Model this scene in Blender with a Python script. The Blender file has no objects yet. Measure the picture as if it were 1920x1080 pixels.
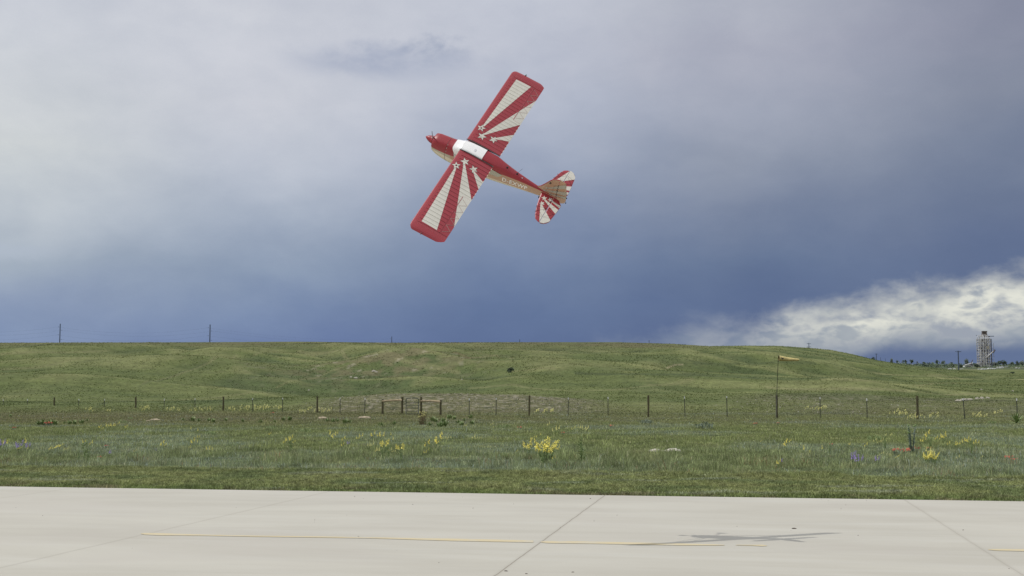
import bpy, math, random
import numpy as np
from mathutils import Vector, Matrix
random.seed(7); rng = np.random.default_rng(11)
S = bpy.context.scene
COL = S.collection
# ------------------------------------------------------------------ camera
F_PX, HOR, EYE = 2360.0, 742.0, 1.7
TH = math.atan((HOR-540)/F_PX)
cam_d = bpy.data.cameras.new("camera"); cam = bpy.data.objects.new("camera", cam_d); COL.objects.link(cam)
cam.location = (0, 0, EYE); cam.rotation_euler = (math.pi/2+TH, 0, 0)
cam_d.sensor_width = 36.0; cam_d.lens = 36.0*F_PX/1920.0
cam_d.clip_start = 0.1; cam_d.clip_end = 20000.0
S.camera = cam
S.view_settings.view_transform = 'Standard'; S.view_settings.look = 'None'
S.view_settings.exposure = 0.0; S.view_settings.gamma = 1.0
# ------------------------------------------------------------------ sun (direction solved from the shadow on the concrete)
SUNV = Vector((0.6716, 0.0823, -1.0)).normalized()        # travel direction of the light
sd = bpy.data.lights.new("sun", 'SUN'); sd.energy = 2.0; sd.angle = math.radians(0.4); sd.color = (1.0, 0.965, 0.905)
sun = bpy.data.objects.new("sun", sd); COL.objects.link(sun)
sun.rotation_euler = SUNV.to_track_quat('-Z', 'Y').to_euler(); sun.location = (-30, -5, 50)

def srgb(r, g, b, a=1.0):
    f = lambda c: (c/255/12.92) if c/255 <= 0.04045 else ((c/255+0.055)/1.055)**2.4
    return (f(r), f(g), f(b), a)

# ------------------------------------------------------------------ node helper
class G:
    def __init__(s, nt): s.nt = nt; s.n = nt.nodes; s.l = nt.links
    def new(s, t, **kw):
        n = s.n.new(t)
        for k, v in kw.items(): setattr(n, k, v)
        return n
    def put(s, sock, v):
        if v is None: return
        if isinstance(v, bpy.types.NodeSocket): s.l.new(v, sock)
        else: sock.default_value = v
    def m(s, op, a, b=None, c=None, clamp=False):
        n = s.new('ShaderNodeMath', operation=op, use_clamp=clamp)
        for i, v in enumerate((a, b, c)): s.put(n.inputs[i], v)
        return n.outputs[0]
    def mr(s, v, a, b, c=0.0, d=1.0, smooth=True):
        n = s.new('ShaderNodeMapRange'); n.interpolation_type = 'SMOOTHSTEP' if smooth else 'LINEAR'
        for i, x in enumerate((v, a, b, c, d)): s.put(n.inputs[i], x)
        return n.outputs[0]
    def mix(s, f, a, b, mode='MIX'):
        n = s.new('ShaderNodeMix', data_type='RGBA', blend_type=mode)
        s.put(n.inputs[0], f); s.put(n.inputs[6], a); s.put(n.inputs[7], b)
        return n.outputs[2]
    def noise(s, vec, scale, detail=4, rough=0.55, dist=0.0):
        n = s.new('ShaderNodeTexNoise'); s.put(n.inputs['Vector'], vec)
        n.inputs['Scale'].default_value = scale; n.inputs['Detail'].default_value = detail
        n.inputs['Roughness'].default_value = rough; n.inputs['Distortion'].default_value = dist
        return n.outputs[0]
    def ramp(s, f, stops, interp='LINEAR'):
        n = s.new('ShaderNodeValToRGB'); n.color_ramp.interpolation = interp
        e = n.color_ramp.elements
        while len(e) > 1: e.remove(e[0])
        e[0].position = stops[0][0]; e[0].color = stops[0][1]
        for p, c in stops[1:]:
            x = e.new(p); x.color = c
        s.put(n.inputs[0], f); return n.outputs[0]
    def vec(s, x, y, z):
        n = s.new('ShaderNodeCombineXYZ')
        for i, v in enumerate((x, y, z)): s.put(n.inputs[i], v)
        return n.outputs[0]

# ------------------------------------------------------------------ world: storm sky in direction space over a Nishita sky
def build_world():
    w = bpy.data.worlds.new("World"); S.world = w; w.use_nodes = True
    g = G(w.node_tree); g.n.clear()
    tc = g.new('ShaderNodeTexCoord'); sep = g.new('ShaderNodeSeparateXYZ'); g.l.new(tc.outputs['Generated'], sep.inputs[0])
    x, y, z = sep.outputs
    D = 180/math.pi
    az = g.m('MULTIPLY', g.m('ARCTAN2', x, y), D)
    el = g.m('MULTIPLY', g.m('ARCSINE', z), D)
    cv = g.vec(az, el, 0.0)
    n1 = g.noise(cv, 0.06, 4, 0.5); n2 = g.noise(g.vec(az, g.m('MULTIPLY', el, 1.9), 3.0), 0.13, 6, 0.5, 0.15)
    n3 = g.noise(g.vec(az, g.m('MULTIPLY', el, 1.6), 7.0), 0.42, 9, 0.60, 0.2)
    c1 = g.m('SUBTRACT', n1, 0.5); c2 = g.m('SUBTRACT', n2, 0.5); c3 = g.m('SUBTRACT', n3, 0.5)
    azw = g.m('ADD', az, g.m('MULTIPLY', c2, 6.0))
    elw = g.m('ADD', g.m('ADD', el, g.m('MULTIPLY', c2, 3.4)), g.m('MULTIPLY', c1, 2.0))
    # elevation in picture terms: el 0..17.4 -> factor 0..1 over -1..18
    ef = g.m('DIVIDE', g.m('ADD', elw, 1.0), 19.0)
    def col(st):
        return g.ramp(ef, [(max(0, min(1, ((742-py)/41.2+1)/19)), srgb(*c)) for py, c in sorted(st, key=lambda t: -t[0])])
    A = col([(0,(198,202,216)),(150,(203,207,217)),(300,(207,211,216)),(400,(190,197,208)),(500,(160,172,191)),(580,(140,155,186)),(640,(128,146,183))])
    B = col([(0,(204,207,219)),(100,(202,205,218)),(200,(200,203,216)),(300,(188,194,210)),(400,(168,178,198)),(500,(140,155,182)),(580,(118,136,174)),(640,(104,123,168))])
    Cc = col([(0,(197,201,216)),(100,(192,196,212)),(200,(182,188,207)),(300,(162,171,194)),(400,(136,149,178)),(500,(110,127,163)),(580,(92,111,153)),(640,(88,107,151))])
    Dd = col([(0,(176,180,196)),(100,(170,173,191)),(200,(158,164,184)),(300,(143,151,172)),(400,(122,133,160)),(500,(100,116,150)),(570,(90,107,146)),(640,(89,106,147))])
    E = col([(0,(136,141,162)),(100,(139,143,164)),(200,(131,138,159)),(300,(119,129,154)),(400,(108,120,149)),(480,(96,110,145)),(600,(92,108,146)),(690,(94,112,152))])
    c = g.mix(g.mr(azw, -23, -11), A, B); c = g.mix(g.mr(azw, -11, 0), c, Cc)
    c = g.mix(g.mr(azw, 0, 11), c, Dd); c = g.mix(g.mr(azw, 11, 23), c, E)
    # soft mottling of the overcast
    c = g.mix(0.38, c, g.mix(g.mr(n2, 0.3, 0.7), (0.84,0.86,0.90,1), (1.13,1.12,1.09,1)), 'MULTIPLY')
    c = g.mix(0.30, c, g.mix(g.mr(n3, 0.3, 0.7), (0.90,0.91,0.93,1), (1.09,1.08,1.06,1)), 'MULTIPLY')
    c = g.mix(1.0, c, (1.015, 1.012, 0.97, 1), 'MULTIPLY')
    gr = g.noise(g.vec(az, el, 11.0), 14.0, 2, 0.6)
    c = g.mix(0.20, c, g.mix(gr, (0.86,0.86,0.9,1), (1.13,1.13,1.1,1)), 'MULTIPLY')
    # small lens-shaped cloud near the top of the frame and a faint one at the left edge
    def lens(a0, e0, ra, re, amt, colr, c):
        da = g.m('DIVIDE', g.m('SUBTRACT', g.m('ADD', az, g.m('MULTIPLY', c3, 2.2)), a0), ra)
        de = g.m('DIVIDE', g.m('SUBTRACT', g.m('ADD', el, g.m('MULTIPLY', c3, 1.5)), e0), re)
        r = g.m('SQRT', g.m('ADD', g.m('MULTIPLY', da, da), g.m('MULTIPLY', de, de)))
        return g.mix(g.m('MULTIPLY', g.mr(r, 1.0, 0.25), amt), c, colr)
    c = lens(-6.0, 15.0, 5.8, 1.2, g.mr(n3, 0.35, 0.62, 0.85, 0.45), srgb(166,174,194), c)
    c = lens(-4.0, 15.7, 2.6, 0.7, g.mr(n3, 0.35, 0.6, 0.6, 0.1), srgb(152,162,184), c)
    c = lens(-22.5, 6.1, 3.2, 0.55, 0.5, srgb(178,188,203), c)
    # bright bank of cloud low on the right, with a ragged top and grey lumps
    top = g.m('ADD', g.m('ADD', g.m('MULTIPLY', g.m('SUBTRACT', az, 5.0), 0.172), 2.75), g.m('ADD', g.m('MULTIPLY', c3, 2.2), g.m('MULTIPLY', c2, 0.8)))
    dt = g.m('SUBTRACT', top, el)
    m_top = g.mr(dt, -0.3, 1.5)
    m_az = g.mr(az, 2.0, 4.6); m_right = g.mr(az, 4.0, 11.0, 0.70, 1.0)
    bot = g.m('ADD', g.mr(az, 12.0, 17.0, 0.2, 2.05), g.m('MULTIPLY', c3, 0.7))
    m_bot = g.mr(g.m('SUBTRACT', el, bot), -0.25, 0.5)
    lump = g.noise(g.vec(az, g.m('MULTIPLY', el, 2.0), 21.0), 0.62, 5, 0.5, 0.2)
    hi = g.mr(g.m('ADD', g.m('MULTIPLY', dt, -0.10), lump), 0.14, 0.50)
    side = g.mr(az, 9.0, 16.0, 0.0, 1.0)
    bank = g.mix(g.m('MULTIPLY', hi, side), srgb(158,165,177), srgb(214,215,206))
    glow = g.mr(g.noise(g.vec(az, g.m('MULTIPLY', el, 1.4), 33.0), 0.30, 4, 0.5), 0.38, 0.58)
    bank = g.mix(g.m('MULTIPLY', g.m('MULTIPLY', glow, hi), side), bank, srgb(244,243,228))
    shade = g.mr(g.m('ADD', lump, g.mr(el, 3.6, 1.8, -0.02, 0.15)), 0.50, 0.68)
    bank = g.mix(g.m('MULTIPLY', shade, 0.72), bank, srgb(130,143,163))
    mk = g.m('MULTIPLY', g.m('MULTIPLY', m_top, m_bot), g.m('MULTIPLY', m_az, m_right))
    mk = g.m('MULTIPLY', mk, g.mr(az, 32, 60, 1.0, 0.0))
    c = g.mix(g.m('MULTIPLY', mk, 0.93), c, bank)
    # overhead and behind the viewer the overcast is plain and bright
    zen = (0.78, 0.80, 0.85, 1)
    c = g.mix(g.mr(el, 17, 42), c, zen)
    c = g.mix(g.mr(g.m('ABSOLUTE', az), 35, 95), c, g.mix(g.mr(el, -2, 30), (0.42,0.47,0.56,1), zen))
    sky = g.new('ShaderNodeTexSky'); sky.sky_type = 'NISHITA'; sky.sun_disc = False
    sky.sun_elevation = math.asin(-SUNV.z); sky.sun_rotation = math.atan2(-SUNV.x, -SUNV.y)
    skc = g.new('ShaderNodeVectorMath', operation='SCALE'); g.l.new(sky.outputs[0], skc.inputs[0]); skc.inputs[3].default_value = 0.09
    c = g.mix(0.95, skc.outputs[0], c)
    bg = g.new('ShaderNodeBackground'); g.put(bg.inputs[0], c); bg.inputs[1].default_value = 1.0
    out = g.new('ShaderNodeOutputWorld'); g.l.new(bg.outputs[0], out.inputs[0])
build_world()

# ------------------------------------------------------------------ maths: pixels of the photograph <-> the place
CR = np.array([1., 0, 0]); CU = np.array([0, -math.sin(TH), math.cos(TH)]); CF = np.array([0, math.cos(TH), math.sin(TH)])
CO = np.array([0, 0, EYE])
def ray(px, py): return CR*((px-960)/F_PX) - CU*((py-540)/F_PX) + CF
def ground_pt(px, py, z=0.0):
    d = ray(px, py); t = (z-EYE)/d[2]; return CO+d*t
def x_at(px, Y, z):                                        # lateral position that appears in column px at depth Y
    return (px-960)/F_PX*(Y*math.cos(TH)+(z-EYE)*math.sin(TH))
def z_at(py, Y):                                           # height that appears in row py at depth Y
    d = ray(960, py); return EYE+d[2]*Y/d[1]
# ------------------------------------------------------------------ numpy gradient noise
_P = np.random.default_rng(5).permutation(512); _P = np.concatenate([_P, _P, _P])
_A = np.random.default_rng(6).uniform(0, 2*math.pi, 512)
def pnoise(x, y):
    xi = np.floor(x).astype(int); yi = np.floor(y).astype(int); xf = x-xi; yf = y-yi
    u = xf*xf*xf*(xf*(xf*6-15)+10); v = yf*yf*yf*(yf*(yf*6-15)+10)
    def gr(ix, iy, dx, dy):
        a = _A[_P[(_P[ix & 511]+iy) & 511]]; return np.cos(a)*dx+np.sin(a)*dy
    a = gr(xi, yi, xf, yf); b = gr(xi+1, yi, xf-1, yf); c = gr(xi, yi+1, xf, yf-1); d = gr(xi+1, yi+1, xf-1, yf-1)
    return (a+(b-a)*u+((c+(d-c)*u)-(a+(b-a)*u))*v)*1.4
def fbm(x, y, o=4, g=0.5):
    s = 0; a = 1; t = 0
    for i in range(o):
        s = s+a*pnoise(x*2**i+17.3*i, y*2**i-9.1*i); t += a; a *= g
    return s/t
def sst(x, a, b):
    t = np.clip((x-a)/(b-a), 0, 1); return t*t*(3-2*t)
# runway edge (line on the ground)
E0 = ground_pt(0, 912); E1 = ground_pt(1920, 940)
ED = (E1-E0)[:2]; ED = ED/np.linalg.norm(ED); EN = np.array([-ED[1], ED[0]])       # EN points away from the runway (far side)
def edge_dist(x, y): return (x-E0[0])*EN[0]+(y-E0[1])*EN[1]
SKY_PX = [-900, 0, 400, 560, 740, 960, 1160, 1260, 1330, 1400, 1460, 1520, 1560, 1600, 1640, 1700, 1780, 1850, 1920, 2600]
SKY_PY = [646, 642, 641, 640, 642, 641, 641, 644, 648.5, 647.5, 648, 652, 656, 664, 674, 684, 692, 698, 700.5, 702]
def terrain(x, y):
    x = np.asarray(x, float); y = np.asarray(y, float)
    d = np.hypot(x, y); yy = np.maximum(y, 1.0)
    px = 960+F_PX*np.clip(x/np.maximum(yy, 1e-3), -1.2, 1.2)
    px = np.where(y < 1.0, np.where(x < 0, -900, 2600), px)
    front = sst(y/np.maximum(d, 1e-3), 0.15, 0.5)
    Dc = 470+40*pnoise(px/420+3.1, px*0+0.5)
    crest = np.interp(px, SKY_PX, SKY_PY)
    zc = EYE+(HOR-crest)/F_PX*Dc
    t = np.clip((y-112)/(Dc-112), 0, 1)
    tt = t**1.28
    tt = np.where(t > 0.9, tt - (t-0.9)**2*1.2, tt)/(1-0.012)
    z = zc*tt
    # beyond the crest
    zf = np.interp(y, [480, 700, 1100, 1600, 12000], [12, 15.5, 27, 41, 46])+fbm(x/90, y/90, 3)*1.2*sst(y, 600, 900)*(1-sst(y, 1500, 1600))
    ov = sst(y, Dc, Dc+200)
    z = np.where(y > Dc, (zc-(y-Dc)*0.012)*(1-ov)+np.maximum(zf, 0)*ov, z)
    z = z - 0.35*np.exp(-((y-Dc-25)/30.0)**2)
    # relief of the hillside: spurs and gullies
    am = sst(y, 120, 210)*(1-sst(t, 0.62, 0.97))*sst(zc, 8, 16)
    wx = x+14*fbm(x/70, y/90, 2); wy = y+18*fbm(x/80+5, y/80, 2)
    rel = 7.0*fbm(wx/64, wy/105, 3, 0.42)+3.2*(0.30-np.abs(fbm((wx+wy*0.6)/48, wy/95, 2)))+0.6*fbm(wx/19, wy/38, 2)
    z = z+rel*am
    am2 = sst(t, 0.45, 0.75)*(1-sst(t, 0.86, 1.0))
    z = z+1.6*fbm(wx/46, wy/52, 3)*am2
    # fixed landmarks: stony spur, rubble bank behind the gate, low bank at the right
    def bump(cx, cy, sx, sy, h): return h*np.exp(-((x-cx)/sx)**2-((y-cy)/sy)**2)
    z = z+bump(-27, 262, 17, 38, 3.2)*sst(y, 150, 200)
    bank = 0.60*sst(x, -24, -12)*(1-sst(x, 0, 13))*sst(y, 118, 130)*(1-sst(y, 150, 190))
    bank = bank+0.75*sst(x, 20, 32)*sst(y, 112, 126)*(1-sst(y, 150, 185))
    bank = bank*(1+0.22*fbm(x/5.0, y/5.0, 3)+0.08*fbm(x/1.6, y/1.6, 2))
    z = np.maximum(z, 0)+bank
    z = z*front
    # meadow micro relief and the slight drop at the concrete edge
    ed = edge_dist(x, y)
    z = z+0.07*fbm(x/7, y/7, 3)*sst(ed, 6, 12)*(1-sst(y, 300, 400))
    z = z-0.03*(1-sst(ed, 0.0, 1.0))-0.06*(1-sst(ed, -1.0, -0.1))
    return z
def gz(x, y): return float(terrain(np.array([x]), np.array([y]))[0])
def on_terrain(px, py):                                    # first place where the ray through a pixel meets the ground
    d = ray(px, py); Y = 15*1.004**np.arange(1250)
    P = CO[None, :]+d[None, :]*(Y/d[1])[:, None]
    h = terrain(P[:, 0], P[:, 1]); k = np.argmax(P[:, 2] < h)
    if k == 0: k = len(Y)-1
    return Vector((P[k, 0], P[k, 1], h[k]))

# ------------------------------------------------------------------ object helpers
def tag(o, label=None, cat=None, group=None, kind=None):
    if label: o['label'] = label
    if cat: o['category'] = cat
    if group: o['group'] = group
    if kind: o['kind'] = kind
    return o
def empty(name, loc=(0, 0, 0), rz=0.0):
    o = bpy.data.objects.new(name, None); COL.objects.link(o); o.location = loc; o.rotation_euler = (0, 0, rz)
    o.empty_display_size = 0.2; return o
class MB:
    def __init__(s): s.v = []; s.f = []; s.m = []
    def add(s, vs, fs, mi=0):
        o = len(s.v); s.v += [tuple(v) for v in vs]; s.f += [tuple(i+o for i in f) for f in fs]; s.m += [mi]*len(fs); return s
    def box(s, c, d, mi=0, rz=0.0, taper=1.0):
        cx, cy, cz = c; dx, dy, dz = [a/2 for a in d]; vs = []
        for k in (-1, 1):
            q = taper if k > 0 else 1
            for a, b in ((-1, -1), (1, -1), (1, 1), (-1, 1)):
                X, Y = a*dx*q, b*dy*q
                vs.append((cx+X*math.cos(rz)-Y*math.sin(rz), cy+X*math.sin(rz)+Y*math.cos(rz), cz+k*dz))
        return s.add(vs, [(3,2,1,0),(4,5,6,7),(0,1,5,4),(1,2,6,5),(2,3,7,6),(3,0,4,7)], mi)
    def tube(s, pts, r, n=8, mi=0, cap=True):
        pts = [Vector(p) for p in pts]; rr = r if isinstance(r, (list, tuple)) else [r]*len(pts)
        rings = []; up = None
        for i, p in enumerate(pts):
            t = (pts[min(i+1, len(pts)-1)]-pts[max(i-1, 0)]).normalized()
            if up is None: up = Vector((0, 0, 1)) if abs(t.z) < 0.9 else Vector((1, 0, 0))
            a = t.cross(up)
            if a.length < 1e-5: a = t.orthogonal()
            a.normalize(); b = a.cross(t); up = b
            rings.append([p+(a*math.cos(2*math.pi*k/n)+b*math.sin(2*math.pi*k/n))*rr[i] for k in range(n)])
        vs = [v for R in rings for v in R]; fs = []
        for i in range(len(pts)-1):
            for k in range(n):
                k2 = (k+1) % n; fs.append((i*n+k, i*n+k2, (i+1)*n+k2, (i+1)*n+k))
        if cap: fs += [tuple(range(n)), tuple(range((len(pts)-1)*n+n-1, (len(pts)-1)*n-1, -1))]
        return s.add(vs, fs, mi)
    def obj(s, name, mats, parent=None, smooth=False, loc=None):
        me = bpy.data.meshes.new(name); me.from_pydata(s.v, [], s.f)
        for m in (mats if isinstance(mats, (list, tuple)) else [mats]): me.materials.append(m)
        me.polygons.foreach_set('material_index', s.m)
        if smooth: me.polygons.foreach_set('use_smooth', [True]*len(s.f))
        me.update(); o = bpy.data.objects.new(name, me); COL.objects.link(o)
        if parent: o.parent = parent
        if loc: o.location = loc
        return o
def fix_normals(o):
    import bmesh
    bm = bmesh.new(); bm.from_mesh(o.data); bmesh.ops.recalc_face_normals(bm, faces=bm.faces[:]); bm.to_mesh(o.data); bm.free(); return o
def copy_tree(o, parent=None):
    c = o.copy(); COL.objects.link(c)
    if parent: c.parent = parent
    for ch in list(o.children): copy_tree(ch, c)
    return c

# ------------------------------------------------------------------ materials
def mat(name, color, rough=0.7, metal=0.0, coat=0.0, var=0.12, scale=8.0, bump=0.0, bscale=60.0, spec=0.5, coord='Object', trans=0.0):
    m = bpy.data.materials.new(name); m.use_nodes = True; g = G(m.node_tree); b = g.n['Principled BSDF']
    tc = g.new('ShaderNodeTexCoord'); v = tc.outputs[coord]
    n = g.noise(v, scale, 5, 0.6)
    lo = tuple(c*(1-var) for c in color[:3])+(1,); hi = tuple(min(1, c*(1+var)) for c in color[:3])+(1,)
    g.put(b.inputs['Base Color'], g.mix(g.mr(n, 0.3, 0.7), lo, hi))
    b.inputs['Roughness'].default_value = rough; b.inputs['Metallic'].default_value = metal
    b.inputs['Coat Weight'].default_value = coat; b.inputs['Coat Roughness'].default_value = 0.15
    b.inputs['Specular IOR Level'].default_value = spec
    if bump:
        bn = g.new('ShaderNodeBump'); bn.inputs['Strength'].default_value = bump; bn.inputs['Distance'].default_value = 0.02
        g.l.new(g.noise(v, bscale, 4, 0.6), bn.inputs['Height']); g.l.new(bn.outputs[0], b.inputs['Normal'])
    return m
def attr_mat(name, rough=0.8, fine=((0.7, 0.35), (3.0, 0.35)), bump=0.0, spec=0.25, trans=0.0):
    m = bpy.data.materials.new(name); m.use_nodes = True; g = G(m.node_tree); b = g.n['Principled BSDF']
    a = g.new('ShaderNodeAttribute'); a.attribute_name = 'col'; c = a.outputs['Color']
    tc = g.new('ShaderNodeTexCoord'); hs = None
    for sc, am in fine:
        n = g.noise(tc.outputs['Object'], sc, 6, 0.65)
        k = g.mr(n, 0.32, 0.68, 1-am, 1+am); v = g.new('ShaderNodeVectorMath', operation='SCALE'); g.l.new(c, v.inputs[0]); g.l.new(k, v.inputs[3]); c = v.outputs[0]; hs = n
    g.put(b.inputs['Base Color'], c); b.inputs['Roughness'].default_value = rough; b.inputs['Specular IOR Level'].default_value = spec
    if bump and hs is not None:
        bn = g.new('ShaderNodeBump'); bn.inputs['Strength'].default_value = 1.0; bn.inputs['Distance'].default_value = bump
        g.l.new(hs, bn.inputs['Height']); g.l.new(bn.outputs[0], b.inputs['Normal'])
    if trans:
        tr = g.new('ShaderNodeBsdfTranslucent'); g.put(tr.inputs[0], c); mx = g.new('ShaderNodeMixShader'); mx.inputs[0].default_value = trans
        g.l.new(b.outputs[0], mx.inputs[1]); g.l.new(tr.outputs[0], mx.inputs[2]); g.l.new(mx.outputs[0], g.n['Material Output'].inputs[0])
    return m
M = {}
M['wood_post'] = mat('weathered_post_wood', (0.072, 0.064, 0.028), 0.85, var=0.35, scale=6, bump=0.4)
M['rail_wood'] = mat('pale_rail_wood', (0.36, 0.29, 0.18), 0.8, var=0.25, scale=5, bump=0.4)
M['steel_post'] = mat('dark_green_steel', (0.045, 0.05, 0.032), 0.6, var=0.3, scale=9)
M['white_cap'] = mat('white_post_paint', (0.75, 0.75, 0.72), 0.5, var=0.08)
M['wire'] = mat('galvanised_wire', (0.20, 0.20, 0.19), 0.5, metal=0.6)
M['gate_green'] = mat('green_gate_tube', (0.03, 0.045, 0.03), 0.5, var=0.2)
M['sock'] = mat('yellow_windsock_cloth', (0.50, 0.41, 0.17), 0.8, var=0.22, scale=3)
M['black'] = mat('black_paint', (0.015, 0.015, 0.016), 0.5)
M['rubber'] = mat('black_rubber', (0.02, 0.02, 0.02), 0.85)
M['pole'] = mat('bluish_pole', (0.05, 0.07, 0.11), 0.8, var=0.2, scale=1)  # bluish cast of the distant poles put into their base colour
M['rock'] = mat('pale_limestone', (0.36, 0.335, 0.27), 0.9, var=0.3, scale=3, bump=0.8, bscale=8)
M['slab'] = mat('bleached_stone_slab', (0.56, 0.52, 0.44), 0.9, var=0.25, scale=6, bump=0.8, bscale=10)
M['dirt'] = mat('pale_burrow_dirt', (0.36, 0.30, 0.21), 0.95, var=0.3, scale=4, bump=0.8, bscale=12)
M['pebble'] = mat('dark_debris', (0.055, 0.04, 0.028), 0.9, var=0.4, scale=30)
M['concrete_bit'] = mat('white_chip', (0.7, 0.7, 0.68), 0.9)
M['twr'] = mat('weathered_grey_steelwork', (0.47, 0.46, 0.45), 0.7, var=0.35, scale=0.25)
M['twr_dark'] = mat('dark_steelwork', (0.11, 0.10, 0.11), 0.8, var=0.4, scale=0.3)
M['twr_brown'] = mat('rusty_brown_cladding', (0.10, 0.078, 0.066), 0.85, var=0.4, scale=0.4)
M['twr_tan'] = mat('tan_plate', (0.34, 0.31, 0.25), 0.8, var=0.2, scale=0.4)
M['twr_blue'] = mat('blue_grey_mast', (0.10, 0.14, 0.22), 0.7)
M['white_far'] = mat('white_panel', (0.72, 0.73, 0.72), 0.6, var=0.1, scale=0.5)
M['roof_far'] = mat('grey_roof_sheet', (0.42, 0.42, 0.40), 0.6, var=0.15, scale=0.5)
M['glass_far'] = mat('dark_window', (0.03, 0.035, 0.045), 0.2)
M['bark'] = mat('grey_bark', (0.10, 0.08, 0.06), 0.9, var=0.3)

# ------------------------------------------------------------------ ground
def set_col(me, col, domain='POINT'):
    a = me.color_attributes.new('col', 'FLOAT_COLOR', domain)
    c = np.ones((len(col), 4), np.float32); c[:, :3] = col; a.data.foreach_set('color', c.ravel())
def L(r, g, b): return np.array(srgb(r, g, b)[:3])
def mixc(a, b, t): return a*(1-t[:, None])+b*t[:, None]
GC_GREEN = np.array([0.111, 0.134, 0.047]); GC_DARK = np.array([0.074, 0.100, 0.039]); GC_YEL = np.array([0.168, 0.178, 0.075])
GC_BROWN = np.array([0.155, 0.140, 0.075]); GC_STONE = np.array([0.225, 0.205, 0.145]); GC_SAGE = np.array([0.115, 0.150, 0.098])
STROKES = []
def strokes():  # dirt track, plus pale ridges and dark gullies: relief shading put into colour
    PALE = np.array([0.180, 0.180, 0.085]); TRK = np.array([0.40, 0.33, 0.22]); DK = np.array([0.072, 0.092, 0.040])
    for pts, wpx, c, am in (
        ([(1250,691),(1256,688),(1266,685),(1280,683.5)], 1.0, TRK, .5),
        ([(1440,727),(1550,730),(1700,734),(1840,738),(1925,741)], 2.6, PALE*1.1, .8), ([(1540,712),(1640,715),(1750,719),(1830,720)], 2.4, PALE*1.1, .7), ([(1760,709),(1850,712),(1925,712)], 3.5, PALE*1.3, .8), ([(1640,700),(1740,706),(1800,709)], 2.5, PALE, .6),
        ([(1080,700),(1180,702),(1262,702),(1340,706),(1420,709)], 2.6, DK, .75), ([(1300,682),(1420,683),(1530,682)], 1.8, DK, .6), ([(1440,735),(1560,742)], 3, DK, .4),
        ([(262,724),(300,714),(345,697),(385,682)], 3.2, DK, .75), ([(270,720),(310,710),(355,695),(395,679),(440,668)], 3.0, PALE, .6),
        ([(0,665),(60,662),(130,662),(200,658)], 3.2, PALE, .6), ([(480,665),(560,660),(640,657),(700,662),(760,675),(860,699)], 3.2, PALE, .7), ([(860,680),(900,670),(930,667),(960,672)], 3.2, PALE, .75), ([(820,671),(850,667),(880,671)], 3, PALE, .6),
        ([(520,727),(580,711),(620,697),(660,684)], 3, PALE, .6), ([(0,693),(80,688),(150,672)], 4, PALE, .5), ([(960,697),(1000,692),(1040,692)], 3, PALE, .6), ([(780,655),(850,660),(880,672)], 5, np.array([.15,.125,.062]), .6),
        ([(880,728),(960,722),(1080,735),(1180,728),(1300,712)], 2.4, PALE, .5), ([(560,742),(420,744),(200,752),(60,758)], 2.2, PALE, .5), ([(180,765),(230,752),(300,741)], 2.2, DK, .5)):
        P3 = [on_terrain(a, b) for a, b in pts]; d = sum(q.y for q in P3)/len(P3); STROKES.append(([(q.x, q.y) for q in P3], wpx*d/F_PX*1.3, c, am))
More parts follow.
